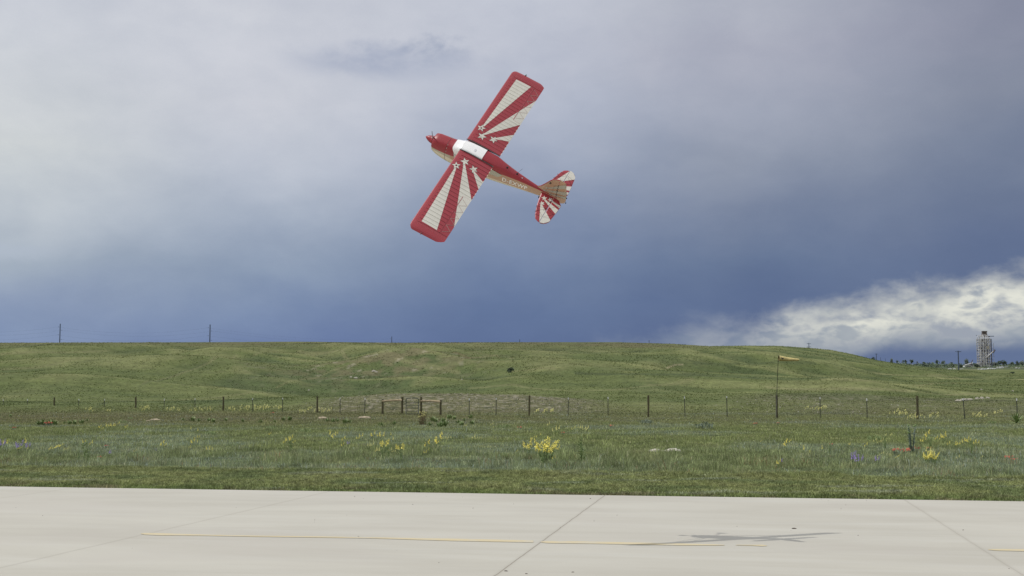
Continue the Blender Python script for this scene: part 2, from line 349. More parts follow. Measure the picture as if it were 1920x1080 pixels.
def ground_col(x, y):
    h = terrain(x, y)
    e = np.maximum(2.5, y*0.018)
    lap = (terrain(x+e, y)+terrain(x-e, y)+terrain(x, y+e)+terrain(x, y-e)-4*h)/e
    big = fbm(x/60+3, y/80, 4); mid = fbm(x/16, y/30+9, 4); fin = fbm(x/4.5, y/9, 3)
    c = np.tile(GC_GREEN, (len(x), 1))
    c = mixc(c, GC_DARK, sst(big+0.5*mid, 0.02, 0.42)*0.8)
    c = mixc(c, GC_YEL, sst(-big*0.8+mid*0.7, 0.03, 0.40)*0.75)
    hill = sst(y, 130, 190)
    cv = lap*hill
    c = mixc(c, GC_YEL*1.05, np.clip(sst(-cv, 0.03, 0.22)*0.75, 0, 1))
    c = mixc(c, GC_DARK*0.85, np.clip(sst(cv, 0.02, 0.20)*0.75, 0, 1))
    px = 960+F_PX*x/np.maximum(y, 1)
    # brighter yellow-green strips crossing the right-hand slope
    st = fbm(x/55+2, (y+x*0.35)/13, 3)
    c = mixc(c, GC_YEL*1.25, sst(st, 0.10, 0.34)*hill*(0.25+0.6*sst(px, 1000, 1500))*0.8)
    c = mixc(c, GC_DARK, sst(-st, 0.12, 0.36)*hill*(0.3+0.4*sst(px, 1000, 1500)))
    # brownish stony skyline band in the middle and at the left
    top = sst(y, 350, 440)*(1-sst(px, 1250, 1400))
    c = mixc(c, GC_BROWN*0.8, top*(0.35+0.4*sst(fbm(x/30, y/20, 3), -0.1, 0.3)))
    c = mixc(c, GC_DARK*0.85, sst(fbm(x/2.2, y/6, 3), 0.05, 0.3)*0.12*hill)
    for pts, w, colr, am in STROKES:
        dd = np.full(len(x), 1e9)
        for (ax, ay), (bx, by) in zip(pts[:-1], pts[1:]):
            ex, ey = bx-ax, (by-ay)/7; qx, qy = x-ax, (y-ay)/7; tq = np.clip((qx*ex+qy*ey)/(ex*ex+ey*ey+1e-9), 0, 1); dd = np.minimum(dd, np.hypot(qx-tq*ex, qy-tq*ey))
        dd = dd*(1+0.8*fbm(x/5, y/14, 2)); c = mixc(c, colr, (1-sst(dd, w*0.3, w))*am)
    # stony places
    spur = np.exp(-((x+27)/20)**2-((y-262)/35)**2)
    c = mixc(c, GC_BROWN*1.0, np.clip(spur*1.2*sst(fin, -0.2, 0.3), 0, 0.75))
    c = mixc(c, GC_STONE*1.25, np.clip(spur*1.1*sst(fbm(x/2.2, y/6, 3), 0.26, 0.44), 0, 0.6))
    bk = sst(x, -24, -14)*(1-sst(x, 4, 13))*sst(y, 116, 121)*(1-sst(y, 146, 152))
    bk2 = sst(x, 22, 30)*sst(y, 108, 116)*(1-sst(y, 140, 165))*0.45
    c = mixc(c, GC_BROWN*np.array([.82,.86,.84]), np.clip(bk+bk2, 0, 1)*0.85)
    c = mixc(c, GC_STONE*1.05, np.clip(bk+bk2*0.9, 0, 1)*sst(fbm(x/0.8, y/1.8, 3), 0.0, 0.25)*0.95)
    c = mixc(c, np.array([0.05, 0.06, 0.03]), np.clip(bk, 0, 1)*sst(-fbm(x/0.7+4, y/1.5, 3), 0.08, 0.3)*0.8)
    # pale dirt track curling on the right slope
    # meadow tones
    md = 1-sst(y, 108, 128)
    sage = sst(fbm(x/9+1, y/11, 4)+0.15*(1-sst(y, 30, 75)), -0.1, 0.28)
    mc = mixc(np.tile(GC_GREEN*0.9, (len(x), 1)), GC_SAGE, sage*0.85)
    mc = mixc(mc, GC_BROWN*0.72, sst(y, 62, 92)*(0.55+0.4*sst(px, 1500, 300)))
    mc = mixc(mc, GC_DARK*0.8, sst(fin, 0.1, 0.4)*0.5)
    ed = edge_dist(x, y)
    mown = 1-sst(ed+0.9*fbm(x/2.5, y/2.5, 2), 4.6, 5.6)
    mc = mixc(mc, np.array([0.115, 0.150, 0.040]), mown*0.9)
    mc = mixc(mc, np.array([0.12, 0.085, 0.05]), (1-sst(ed, 0.15, 1.2))*sst(fbm(x/2.0, y*0, 3), -0.15, 0.3)*0.8)
    c = c*(1-md[:, None])+mc*md[:, None]
    # far land beyond the crest
    far = sst(y, 700, 900)
    c = mixc(c, np.array([0.10, 0.12, 0.07]), far*0.7)
    c = mixc(c, np.array([0.055, 0.075, 0.045]), far*sst(fbm(x/25, y/60, 4), 0.0, 0.25)*0.9)
    c = mixc(c, np.array([0.26, 0.21, 0.15]), far*sst(fbm(x/20+8, y/50, 4), 0.22, 0.34)*0.8)
    return c
def build_ground():
    strokes()
    a = np.radians(np.concatenate([np.arange(-180, -30, 4.0), np.linspace(-30, 30, 900), np.arange(34, 181, 4.0)]))
    r = np.concatenate([[0.01], np.geomspace(4, 21, 8), np.geomspace(21.5, 110, 190), np.geomspace(110.6, 640, 430), np.geomspace(650, 1700, 90), np.geomspace(1750, 12000, 16)])
    A_, R_ = np.meshgrid(a, r); X = (R_*np.sin(A_)).ravel(); Y = (R_*np.cos(A_)).ravel()
    Z = terrain(X, Y); nc = len(a); nr = len(r)
    i = np.arange(nr-1)[:, None]*nc+np.arange(nc-1)[None, :]
    q = np.stack([i, i+nc, i+nc+1, i+1], -1).reshape(-1, 4)[:, ::-1]
    me = bpy.data.meshes.new('ground'); me.vertices.add(len(X)); me.vertices.foreach_set('co', np.stack([X, Y, Z], 1).astype(np.float32).ravel())
    me.loops.add(q.size); me.loops.foreach_set('vertex_index', q.ravel().astype(np.int32))
    me.polygons.add(len(q)); me.polygons.foreach_set('loop_start', np.arange(0, q.size, 4, dtype=np.int32))
    me.polygons.foreach_set('use_smooth', np.ones(len(q), bool)); me.update(calc_edges=True); me.validate()
    set_col(me, ground_col(X, Y))
    me.materials.append(attr_mat('prairie_ground', 0.95, ((0.30, 0.14), (1.6, 0.22), (7.0, 0.20)), bump=0.06, spec=0.1))
    o = bpy.data.objects.new('ground', me); COL.objects.link(o); tag(o, kind='structure')
build_ground()

# ------------------------------------------------------------------ blade geometry as one mesh
def blades_mesh(name, P, H, W, lean, colr, material, bend=1.0):
    n = len(P); ang = rng.uniform(0, 2*math.pi, n); fa = rng.uniform(0, 2*math.pi, n)
    dx, dy = np.cos(ang)*lean*H, np.sin(ang)*lean*H
    wx, wy = np.cos(fa)*W/2, np.sin(fa)*W/2
    V = np.zeros((n, 5, 3), np.float32)
    V[:, 0] = P-np.stack([wx, wy, 0.02+0*wx], 1); V[:, 1] = P+np.stack([wx, wy, -0.02+0*wx], 1)
    mid = P+np.stack([dx*0.3, dy*0.3, H*0.58], 1)
    V[:, 2] = mid+np.stack([wx*.8, wy*.8, 0*wx], 1); V[:, 3] = mid-np.stack([wx*.8, wy*.8, 0*wx], 1)
    V[:, 4] = P+np.stack([dx, dy, H*(1-0.35*lean)], 1)
    me = bpy.data.meshes.new(name); me.vertices.add(n*5); me.vertices.foreach_set('co', V.ravel())
    b = np.arange(n)[:, None]*5
    lp = np.concatenate([b+0, b+1, b+2, b+3, b+3, b+2, b+4], 1).astype(np.int32)
    me.loops.add(n*7); me.loops.foreach_set('vertex_index', lp.ravel())
    ls = np.stack([np.arange(n)*7, np.arange(n)*7+4], 1).astype(np.int32)
    me.polygons.add(n*2); me.polygons.foreach_set('loop_start', ls.ravel())
    me.update(calc_edges=True)
    set_col(me, np.repeat(colr, 5, axis=0)); me.materials.append(material)
    o = bpy.data.objects.new(name, me); COL.objects.link(o); return o
M['blade'] = attr_mat('grass_blade', 0.6, (), spec=0.25, trans=0.25)

def scatter(n, d0, d1, power):
    u = rng.uniform(0, 1, n)
    if power == 0: d = d0*(d1/d0)**u                           # log-uniform
    else: d = 1/(1/d0+(1/d1-1/d0)*u)
    px = rng.uniform(-420, 2340, n); x = (px-960)/F_PX*d
    return x, d
def build_grass():
    # mown verge beside the concrete
    n = 400000
    ed = rng.uniform(0.0, 1.0, n)**0.9*6.2; al = rng.uniform(-5, 27, n)
    al = rng.uniform(-6.5, 26.5, n)
    x = E0[0]+ED[0]*al+EN[0]*ed; y = E0[1]+ED[1]*al+EN[1]*ed
    keep = ed+0.9*fbm(x/2.5, y/2.5, 2) < 5.6
    ragged = (ed > 0.02+0.16*fbm(x/0.5, y/0.5, 3)) | (rng.uniform(0, 1, n) < 0.15)
    keep &= ragged; x, y, ed = x[keep], y[keep], ed[keep]; n = len(x)
    P = np.stack([x, y, terrain(x, y)], 1)
    H = rng.uniform(0.04, 0.085, n)*(1+0.5*fbm(x/1.2, y/1.2, 2))*(1+0.9*sst(ed, 4.4, 5.6))
    c = np.tile(np.array([0.285, 0.315, 0.125]), (n, 1)); v = fbm(x/1.6, y/1.6, 3)
    c = mixc(c, np.array([0.30, 0.31, 0.13]), sst(v, 0.0, 0.35)*0.6); c = mixc(c, np.array([0.135, 0.185, 0.075]), sst(-v, 0.0, 0.35)*0.6)
    c = mixc(c, np.array([0.175, 0.235, 0.075]), (1-sst(ed, 0.2, 1.1))*0.7)
    c = mixc(c, np.array([0.25, 0.205, 0.125]), (1-sst(ed, 0.1, 1.3))*sst(fbm(x/1.1+6, y/0.9, 3), 0.02, 0.35)*0.7)
    c = mixc(c, np.array([0.42, 0.45, 0.34]), (sst(fbm(x/2.6, y/0.8, 3), 0.22, 0.4)*0.5))
    c *= (rng.uniform(0.6, 1.35, n)*np.clip(1+0.75*fbm(x/0.16, y/0.30, 2)+0.3*fbm(x/0.7, y/1.0, 2), .4, 1.7))[:, None]
    o = blades_mesh('mown_grass', P, H, rng.uniform(0.008, 0.016, n), rng.uniform(0.3, 1.1, n), c, M['blade'])
    tag(o, 'short bright green mown grass along the concrete edge', 'grass', kind='stuff')
    # meadow grass
    n = 760000
    x, y = scatter(n, 25.5, 132, 0)
    ed = edge_dist(x, y); keep = (ed+0.9*fbm(x/2.5, y/2.5, 2) > 5.0)
    thin = fbm(x/3.0, y/4.0, 3); keep &= rng.uniform(0, 1, n) < np.clip(0.85+thin, 0.3, 1)
    x, y, ed = x[keep], y[keep], ed[keep]; n = len(x)
    P = np.stack([x, y, terrain(x, y)], 1)
    tall = (1-sst(y, 33, 46))*sst(ed, 5.0, 7.0)
    cl = fbm(x/0.9, y/1.4, 2)
    H = rng.uniform(0.045, 0.115, n)*(1+1.2*tall*sst(fbm(x/2.2, y/3, 2), -0.15, 0.35))*(1+0.9*cl)*(0.8+0.9*sst(fbm(x/1.3+8, y/2.0, 2), 0.1, 0.4))
    px = 960+F_PX*x/y
    sage = sst(fbm(x/9+1, y/11, 4)+0.3*fbm(x/2, y/2.6, 2)+0.12*(1-sst(y, 30, 75)), -0.08, 0.3)
    c = np.tile(np.array([0.250, 0.286, 0.108]), (n, 1))
    c = mixc(c, np.array([0.295, 0.325, 0.190]), sage*0.7)
    br = sst(y, 60, 90)*(0.4+0.5*sst(-px, -1500, -300))
    c = mixc(c, np.array([0.195, 0.190, 0.085]), br*0.85)
    c = mixc(c, np.array([0.200, 0.242, 0.135]), tall*0.4)
    q = fbm(x/1.5+3, y/2.4, 3); c = mixc(c, np.array([0.115, 0.148, 0.060]), sst(q, 0.05, 0.35)*0.6)
    c = mixc(c, np.array([0.32, 0.30, 0.15]), sst(-q, 0.10, 0.4)*0.35)
    k1 = fbm(x/0.30, y/0.55, 2)*sst(-y, -75, -30)+0.6*fbm(x/0.9, y/1.6, 2); H = H*np.clip(1+0.8*k1, .5, 1.9)
    c *= (rng.uniform(0.6, 1.35, n)*np.clip(1+0.85*k1, .4, 1.8))[:, None]
    dry = rng.uniform(0, 1, n) < 0.035; c[dry] = np.array([0.42, 0.40, 0.26])*rng.uniform(0.7, 1.2, dry.sum())[:, None]
    brt = rng.uniform(0, 1, n) < 0.10; c[brt] *= 1.75
    pale = rng.uniform(0, 1, n) < 0.05*sage; c[pale] = np.array([0.45, 0.52, 0.46])
    redl = (rng.uniform(0, 1, n) < 0.10*sst(fbm(x/1.1+9, y/0.8, 2), 0.15, 0.4)*(1-sst(y, 32, 36))); c[redl] = np.array([0.40, 0.19, 0.12])
    W = np.clip(0.00022*y, 0.006, 0.03)*rng.uniform(0.8, 1.6, n)
    o = blades_mesh('meadow_grass', P, H, W, rng.uniform(0.15, 0.9, n), c, M['blade'])
    tag(o, 'grey green uncut prairie grass between the mown verge and the wire fence', 'grass', kind='stuff')
    # tufts on the hillside beyond the fence
    n = 240000
    x, y = scatter(n, 112, 470, 0)
    keep = rng.uniform(0, 1, n) < np.clip(0.5+1.6*fbm(x/6, y/12, 3), 0.08, 1); x, y = x[keep], y[keep]; n = len(x)
    onbank = (sst(x, -24, -14)*(1-sst(x, 4, 13))*sst(y, 116, 121)*(1-sst(y, 146, 152)))
    keep = rng.uniform(0, 1, n) > onbank*0.75; x, y = x[keep], y[keep]; n = len(x)
    P = np.stack([x, y, terrain(x, y)], 1)
    c = ground_col(x, y)*1.35*rng.uniform(0.82, 1.18, n)[:, None]
    o = blades_mesh('hillside_grass', P, rng.uniform(0.06, 0.16, n)*np.clip(y/200, .7, 1.3), 0.0009*y*rng.uniform(0.6, 1.3, n), rng.uniform(0.2, 0.9, n), c, M['blade'])
    tag(o, 'thin grass tufts covering the hillside behind the fence', 'grass', kind='stuff')
build_grass()

# ------------------------------------------------------------------ concrete runway, painted line
vpx = 1390.0
JD = np.array([(vpx-960)/F_PX*math.cos(TH), 1.0]); JD = JD/np.linalg.norm(JD)     # direction of the joints
jrot = math.atan2(-JD[0], JD[1])
def build_runway():
    # local frame: y along the joints, x across them
    jA = ground_pt(930, 1078)
    m = bpy.data.materials.new('pale_concrete'); m.use_nodes = True; g = G(m.node_tree); b = g.n['Principled BSDF']
    tc = g.new('ShaderNodeTexCoord'); ob = tc.outputs['Object']; sp = g.new('ShaderNodeSeparateXYZ'); g.l.new(ob, sp.inputs[0]); x, y, _ = sp.outputs
    n1 = g.noise(g.vec(g.m('MULTIPLY', x, 0.35), y, 0.0), 0.6, 6, 0.6, 0.4)
    n2 = g.noise(g.vec(g.m('MULTIPLY', x, 0.22), g.m('MULTIPLY', y, 2.2), 5.0), 1.3, 6, 0.65)
    n3 = g.noise(ob, 55.0, 3, 0.7); n4 = g.noise(ob, 0.28, 4, 0.5)
    c = g.mix(g.mr(n1, 0.3, 0.7), (0.445, 0.423, 0.360, 1), (0.52, 0.500, 0.432, 1))
    c = g.mix(g.m('MULTIPLY', g.mr(n2, 0.45, 0.72), 0.35), c, (0.54, 0.53, 0.48, 1))
    c = g.mix(g.m('MULTIPLY', g.mr(n4, 0.45, 0.7), 0.42), c, (0.455, 0.425, 0.375, 1))
    c = g.mix(g.m('MULTIPLY', g.mr(n3, 0.3, 0.7), 0.16), c, (0.36, 0.345, 0.31, 1))
    wob = g.m('MULTIPLY', g.m('SUBTRACT', g.noise(ob, 1.4, 3, 0.6), 0.5), 0.03)
    xx = g.m('ADD', x, wob)
    jx = g.m('ABSOLUTE', g.m('SUBTRACT', g.m('FRACT', g.m('ADD', g.m('DIVIDE', xx, 4.93), 0.5)), 0.5))
    jl = g.mr(jx, 0.0009, 0.0021, 1.0, 0.0)
    near = g.mr(g.m('ABSOLUTE', x), 0.5, 2.5, 1.0, 0.32)
    c = g.mix(g.m('MULTIPLY', g.m('MULTIPLY', jl, near), 0.6), c, (0.12, 0.095, 0.065, 1))
    st = g.mr(jx, 0.0, 0.012, 0.18, 0.0); c = g.mix(st, c, (0.30, 0.27, 0.22, 1))
    g.put(b.inputs['Base Color'], c); b.inputs['Roughness'].default_value = 0.85; b.inputs['Specular IOR Level'].default_value = 0.25
    bn = g.new('ShaderNodeBump'); bn.inputs['Strength'].default_value = 0.25; bn.inputs['Distance'].default_value = 0.004
    g.l.new(g.noise(ob, 90.0, 3, 0.7), bn.inputs['Height']); g.l.new(bn.outputs[0], b.inputs['Normal'])
    o = empty('tmp'); bpy.data.objects.remove(o)
    Rm = Matrix.Rotation(jrot, 4, 'Z'); inv = (Matrix.Translation((jA[0], jA[1], 0)) @ Rm).inverted()
    mb = MB(); W = 420.0
    a = Vector((E0[0]-ED[0]*W, E0[1]-ED[1]*W, 0)); bq = Vector((E0[0]+ED[0]*W, E0[1]+ED[1]*W, 0)); n = Vector((EN[0], EN[1], 0))*-46
    top = [inv @ v for v in (a+n, bq+n, bq, a)]; low = [v-Vector((0, 0, 0.14)) for v in top]
    mb.add(top+low, [(0, 1, 2, 3), (3, 2, 6, 7), (0, 4, 5, 1), (1, 5, 6, 2), (3, 7, 4, 0)])
    o = mb.obj('runway', m); o.location = (jA[0], jA[1], 0); o.rotation_euler = (0, 0, jrot); tag(o, kind='structure')
    # painted yellow line, worn, in two lengths
    ym = bpy.data.materials.new('worn_yellow_paint'); ym.use_nodes = True; g = G(ym.node_tree); b = g.n['Principled BSDF']
    tc = g.new('ShaderNodeTexCoord'); n1 = g.noise(tc.outputs['Object'], 3.0, 5, 0.7)
    g.put(b.inputs['Base Color'], g.mix(g.mr(n1, 0.45, 0.75), (0.57, 0.485, 0.30, 1), (0.525, 0.49, 0.395, 1))); b.inputs['Roughness'].default_value = 0.8
    mb = MB()
    def strip(pts):
        L_ = [(ground_pt(px, py-w*0.62), ground_pt(px, py+w*0.62)) for px, py, w in pts]
        vs = []
        for u, l in L_: vs += [(l[0], l[1], 0.004), (u[0], u[1], 0.004)]
        mb.add(vs, [(2*i, 2*i+2, 2*i+3, 2*i+1) for i in range(len(L_)-1)])
    strip([(264,1001,0.6),(272,1001.5,2.6),(300,1002.3,3.2),(380,1003.8,1.8),(480,1005.8,1.5),(600,1007.3,1.7),(700,1009,1.5),(760,1010.5,2.3),(850,1012.6,3.4),(960,1014.8,3.3),(1000,1015.7,3.0)])
    strip([(1014,1016.5,1.0),(1026,1016.8,3.2),(1100,1017.8,3.3),(1200,1019.7,3.0),(1270,1021.2,3.0),(1340,1022.2,1.8),(1358,1022.6,0.8)])
    strip([(1380,1022.4,0.6),(1410,1022.8,1.2),(1430,1023.2,2.4),(1438,1023.6,0.8)])
    strip([(1853,1030.8,1.0),(1870,1031.4,2.6),(1960,1032.8,3.4),(2100,1035,3.4)])
    o = mb.obj('yellow_line', ym); tag(o, kind='structure')
build_runway()
def build_pebbles():
    base = []
    for k in range(4):
        mb = MB(); n = 7
        vs = [(0, 0, 0.9)]+[(math.cos(6.283*i/n)*random.uniform(.7, 1.1), math.sin(6.283*i/n)*random.uniform(.5, 1), random.uniform(.25, .5)) for i in range(n)]+[(math.cos(6.283*i/n)*.8, math.sin(6.283*i/n)*.7, 0) for i in range(n)]
        fs = [(0, 1+i, 1+(i+1) % n) for i in range(n)]+[(1+i, 1+n+i, 1+n+(i+1) % n, 1+(i+1) % n) for i in range(n)]
        base.append((vs, fs))
    spots = [(147,915,1.2),(30,952,1),(80,967,1.3),(443,952,1),(590,975,1.3),(590,979,1),(650,966,1),(665,931,1.3),(681,935,1),(248,1028,1),(672,1006,1.6),(774,946,1.6),(799,931,1),(867,932,1),(887,953,1.6),(823,1055,1.3),(744,1032,.8),(949,1071,3.2),(955,1009,.8),
             (987,1076,2.3),(1074,1073,2.4),(1107,935,2),(1114,977,1.3),(1157,966,1.3),(1051,990,1.2),(1382,987,1.3),(1359,935,1),(1489,991.5,3.8),(1483,995,1),(1586,947,1.3),(1577,954,1.2),(1609,1004,1.6),(1625,939,1),(1553,939,1),(1540,936,1),(1806,994,2),(1892,1066,1.6),(963,945,1),(818,1012,.7)]
    for i, (px, py, w) in enumerate(spots):
        p = ground_pt(px, py); s = w*0.85/(F_PX/p[1])
        vs, fs = base[i % 4]; big = w > 2.2
        mb = MB().add([(a*s*(1.6 if big else 1), b*s, c*s*0.7) for a, b, c in vs], fs)
        o = mb.obj('pebble', M['pebble'], loc=(p[0], p[1], 0.0)); o.rotation_euler = (0, 0, 0 if big else random.uniform(0, 3))
        if px == 1489: lab = 'elongated dark chip on the concrete just above the aircraft shadow'; gr = 'dark debris scattered on the concrete'
        elif px == 949: lab = 'dark flattened chip at the bottom edge beside the long concrete joint'
        elif px in (987, 1074): lab = 'dark pebble near the bottom edge, right of the long joint'
        elif px < 1000: lab = 'tiny dark pebble on the concrete left of the long diagonal joint'
        else: lab = 'tiny dark pebble on the concrete right of the long diagonal joint'
        tag(o, lab, 'pebble', 'dark debris scattered on the concrete')
    p = ground_pt(1271, 1009.3); s = .012
    vs, fs = base[0]; o = MB().add([(a*s, b*s, c*s*.5) for a, b, c in vs], fs).obj('paint_chip', M['concrete_bit'], loc=(p[0], p[1], 0))
    tag(o, 'tiny white chip on the concrete near the nose of the shadow', 'chip')
build_pebbles()

# ------------------------------------------------------------------ the model aircraft (pose solved from the photograph)
B = 2.6151                                                    # wing span in metres
APOS = Vector((-1.0129, 15.0256, 4.8281))
AROT = Matrix(((-0.8888793510785692, -0.4457432251197575, 0.10586064654052897), (0.10829497300192116, -0.42894364343426883, -0.8968163410530876), (0.4451580596245055, -0.7856973514128529, 0.4295508979552634)))
def b3(x, y, z): return (-x*B, y*B, z*B)                      # aft, left, up in spans -> local metres (x forward)
def paint(name, color, rough=0.32, coat=0.5, var=0.06):
    return mat(name, color, rough, coat=coat, var=var, scale=3.0, spec=0.5)
RED = paint('red_fabric_paint', (0.335, 0.028, 0.040), 0.40, 0.22); CREAM = paint('cream_fabric_paint', (0.66, 0.635, 0.555), 0.5, 0.15)
REDG = paint('glossy_red_paint', (0.31, 0.018, 0.028), 0.42, 0.10); TAN = paint('tan_gold_paint', (0.46, 0.28, 0.17), 0.4, 0.3)
GREYC = paint('grey_cream_paint', (0.42, 0.40, 0.32), 0.45, 0.2); BELLY = paint('cream_belly_paint', (0.70, 0.62, 0.46), 0.4, 0.4)
EDGE = paint('dark_outline_paint', (0.11, 0.04, 0.04), 0.5, 0.1); SEAL = paint('dark_grey_seal', (0.045, 0.055, 0.05), 0.5, 0.1)
PINK = paint('pale_rivet_paint', (0.62, 0.24, 0.24), 0.4, 0.2)
WHITEG = mat('bright_white_canopy', (0.93, 0.92, 0.90), 0.12, coat=1.0, var=0.03, scale=4)  # near-white base stands in for bright sky reflected by the glazing
SIDEG = mat('grey_window_glass', (0.50, 0.52, 0.47), 0.08, coat=1.0, var=0.05, scale=4)

RSHADE = paint('red_rib_shade', (0.17, 0.016, 0.024), 0.5, 0.1); CSHADE = paint('cream_rib_shade', (0.50, 0.48, 0.42), 0.5, 0.1)  # darker red and cream painted along one side of each rib as shade
def clip_half(poly, a, b, c):                                 # keep a*u+b*v<=c
    out = []; n = len(poly)
    for i in range(n):
        p, q = poly[i], poly[(i+1) % n]; dp = a*p[0]+b*p[1]-c; dq = a*q[0]+b*q[1]-c
        if dp <= 0: out.append(p)
        if dp*dq < 0:
            t = dp/(dp-dq); out.append((p[0]+(q[0]-p[0])*t, p[1]+(q[1]-p[1])*t))
    return out
def clip_box(poly, u0, u1, v0, v1):
    for a, b, c in ((-1, 0, -u0), (1, 0, u1), (0, -1, -v0), (0, 1, v1)):
        poly = clip_half(poly, a, b, c)
        if len(poly) < 3: return []
    return poly
def star(cu, cv, r, rot, asp, inner=0.42, n=5):               # asp converts a length in chord units to span units
    P = []
    for k in range(2*n):
        a = rot+math.pi*k/n; q = r if k % 2 == 0 else r*inner
        P.append((cu+q*math.cos(a), cv+q*math.sin(a)*asp))
    tris = [[P[2*k-1], P[2*k], P[(2*k+1) % (2*n)]] for k in range(n)]
    return tris+[[P[2*k+1] for k in range(n)]]
def bounds(p): return min(q[0] for q in p), max(q[0] for q in p), min(q[1] for q in p), max(q[1] for q in p)

REDG.node_tree.nodes['Principled BSDF'].inputs['Coat Roughness'].default_value = 0.35
def build_aircraft():
    root = empty('model_aircraft'); root.matrix_world = Matrix.Translation(APOS) @ AROT.to_4x4()
    tag(root, 'red and cream model aircraft with starred wings, banking above the concrete', 'model aircraft')
    # ---------------- wing
    CH = 0.172; X0 = 0.1785; Y0 = 0.0345; YS = 0.4575; ZW = 0.060; TH_ = 0.0205
    asp = CH/YS
    def zt(u): return TH_*(0.62*(2.969*math.sqrt(max(u, 0))-1.26*u-3.516*u*u+2.843*u**3-1.036*u**4)/2.0*1.9+0.0)*0.55+0.002*(1-u)
    def zb(u): return -TH_*0.30*(2.969*math.sqrt(max(u, 0))-1.26*u-3.516*u*u+2.843*u**3-1.036*u**4)*0.75
    NR = 23; ribs = [0.012+0.948*i/(NR-1) for i in range(NR)]
    us = [0, .006, .018, .035, .06, .09, .115, .13, .20, .28, .36, .45, .54, .63, .70, .745, .765, .785, .85, .92, 1.0]
    vs_ = [0.0]
    for i, r in enumerate(ribs):
        vs_ += [r-0.0036, r, r+0.0036]
        if i < NR-1: vs_.append((r+ribs[i+1])/2)
    vs_ += [0.975, 1.0]; vs_ = sorted(set(round(v, 5) for v in vs_))
    ribset = set(round(r, 5) for r in ribs)
    mids = set(round((ribs[i]+ribs[i+1])/2, 5) for i in range(NR-1))
    AV0, AV1, AU = 0.475, 0.955, 0.775                       # aileron
    def dz(u, v):
        w = max(0, min(1, (u-0.115)/0.015))
        inA = v > AV0 and v < AV1 and u > AU-0.03
        if inA: return 0.0
        vr = round(v, 5)
        if vr in ribset: return 0.0013*w
        if vr in mids: return -0.0004*w
        return 0.0
    def P(u, v, off=0.0, side=1):
        return b3(X0+u*CH, side*(Y0+v*YS), ZW+zt(u)+off-0.010*u)
    def dzi(u, v):                                            # bilinear lookup of the ridge field
        i = max(0, min(len(vs_)-2, sum(1 for q in vs_ if q <= v+1e-9)-1)); t = (v-vs_[i])/(vs_[i+1]-vs_[i])
        return dz(u, vs_[i])*(1-t)+dz(u, vs_[i+1])*t
    rays = [[(.165, .222), (.205, .222), (.675, .95), (.225, .945)],
            [(.295, .13), (.335, .13), (1.001, .465), (1.001, .83)],
            [(.60, .155), (.65, .155), (1.001, .215), (1.001, .315)]]
    stars = [(.165, .195, .12, 0.45), (.305, .108, .125, 0.3), (.61, .138, .12, 0.2)]
    creamp = list(rays); edgep = []
    for cu, cv, r, ro in stars:
        creamp += star(cu, cv, r, ro, asp); edgep += star(cu, cv, r+0.022, ro, asp)
    creamp = [(p, bounds(p)) for p in creamp]; edgep = [(p, bounds(p)) for p in edgep]
    hole = [(.165+.026*math.cos(6.283*k/10), .195+.026*math.sin(6.283*k/10)*asp) for k in range(10)]
    wing = MB(); ail = {1: MB(), -1: MB()}
    for side in (1, -1):
        def emit(mb, poly, mi, off):
            vv = [P(u, v, off+dzi(u, v), side) for u, v in poly]
            if side < 0: vv = vv[::-1]
            mb.add(vv[::-1], [tuple(range(len(vv)))], mi)
        for i in range(len(us)-1):
            for j in range(len(vs_)-1):
                u0, u1, v0, v1 = us[i], us[i+1], vs_[j], vs_[j+1]
                inA = v0 >= AV0-1e-6 and v1 <= AV1+1e-6 and u0 >= AU-0.011
                mb = ail[side] if inA else wing
                rib_shade = (round(v0, 5) in ribset) and u0 >= 0.115 and not inA
                emit(mb, [(u0, v0), (u1, v0), (u1, v1), (u0, v1)], 6 if rib_shade else 0, 0)
                for lst, mi, off in ((edgep, 2, 0.00022), (creamp, 1, 0.00045)):
                    for p, (a, b_, c, d) in lst:
                        if b_ < u0 or a > u1 or d < v0 or c > v1: continue
                        q = clip_box(p, u0, u1, v0, v1)
                        if q: emit(mb, q, 7 if (rib_shade and mi == 1) else mi, off)
                q = clip_box(hole, u0, u1, v0, v1)
                if q and hole[0]: emit(mb, q, 2, 0.0007)
        # underside
        for i in range(len(us)-1):
            for v0, v1 in ((0, AV0), (AV0, AV1), (AV1, 1.0)):
                inA = v0 == AV0 and us[i] >= AU-0.011; mb = ail[side] if inA else wing
                q = [b3(X0+u*CH, side*(Y0+v*YS), ZW+zb(u)-0.010*u) for u, v in ((us[i], v0), (us[i+1], v0), (us[i+1], v1), (us[i], v1))]
                mb.add(q if side > 0 else q[::-1], [(0, 1, 2, 3)], 3)
        # root rib cap
        ring = [P(u, 0, 0, side) for u in us]+[b3(X0+u*CH, side*Y0, ZW+zb(u)-0.010*u) for u in us[::-1]]
        wing.add(ring, [tuple(range(len(ring)))], 0)
        # rounded tip
        rows = []
        for k, (dy, xa, xb, s) in enumerate(((0, 0, 1, 1), (.010, .012, .995, .93), (.018, .04, .93, .76), (.024, .075, .86, .48), (.0265, .11, .80, .12))):
            row = []
            for u in us: 
                uu = xa+(xb-xa)*u; row.append(b3(X0+uu*CH, side*(Y0+YS+dy), ZW+zt(u)*s-0.010*uu-0.004*(1-s)))
            for u in us[::-1]:
                uu = xa+(xb-xa)*u; row.append(b3(X0+uu*CH, side*(Y0+YS+dy), ZW+zb(u)*s-0.010*uu-0.004*(1-s)))
            rows.append(row)
        n = len(rows[0]); vv = [p for r in rows for p in r]
        fs = [(k*n+i, k*n+(i+1) % n, (k+1)*n+(i+1) % n, (k+1)*n+i) for k in range(4) for i in range(n)]
        if side > 0: fs = [f[::-1] for f in fs]
        wing.add(vv, fs, 0); wing.add(rows[-1], [tuple(range(n))], 0)
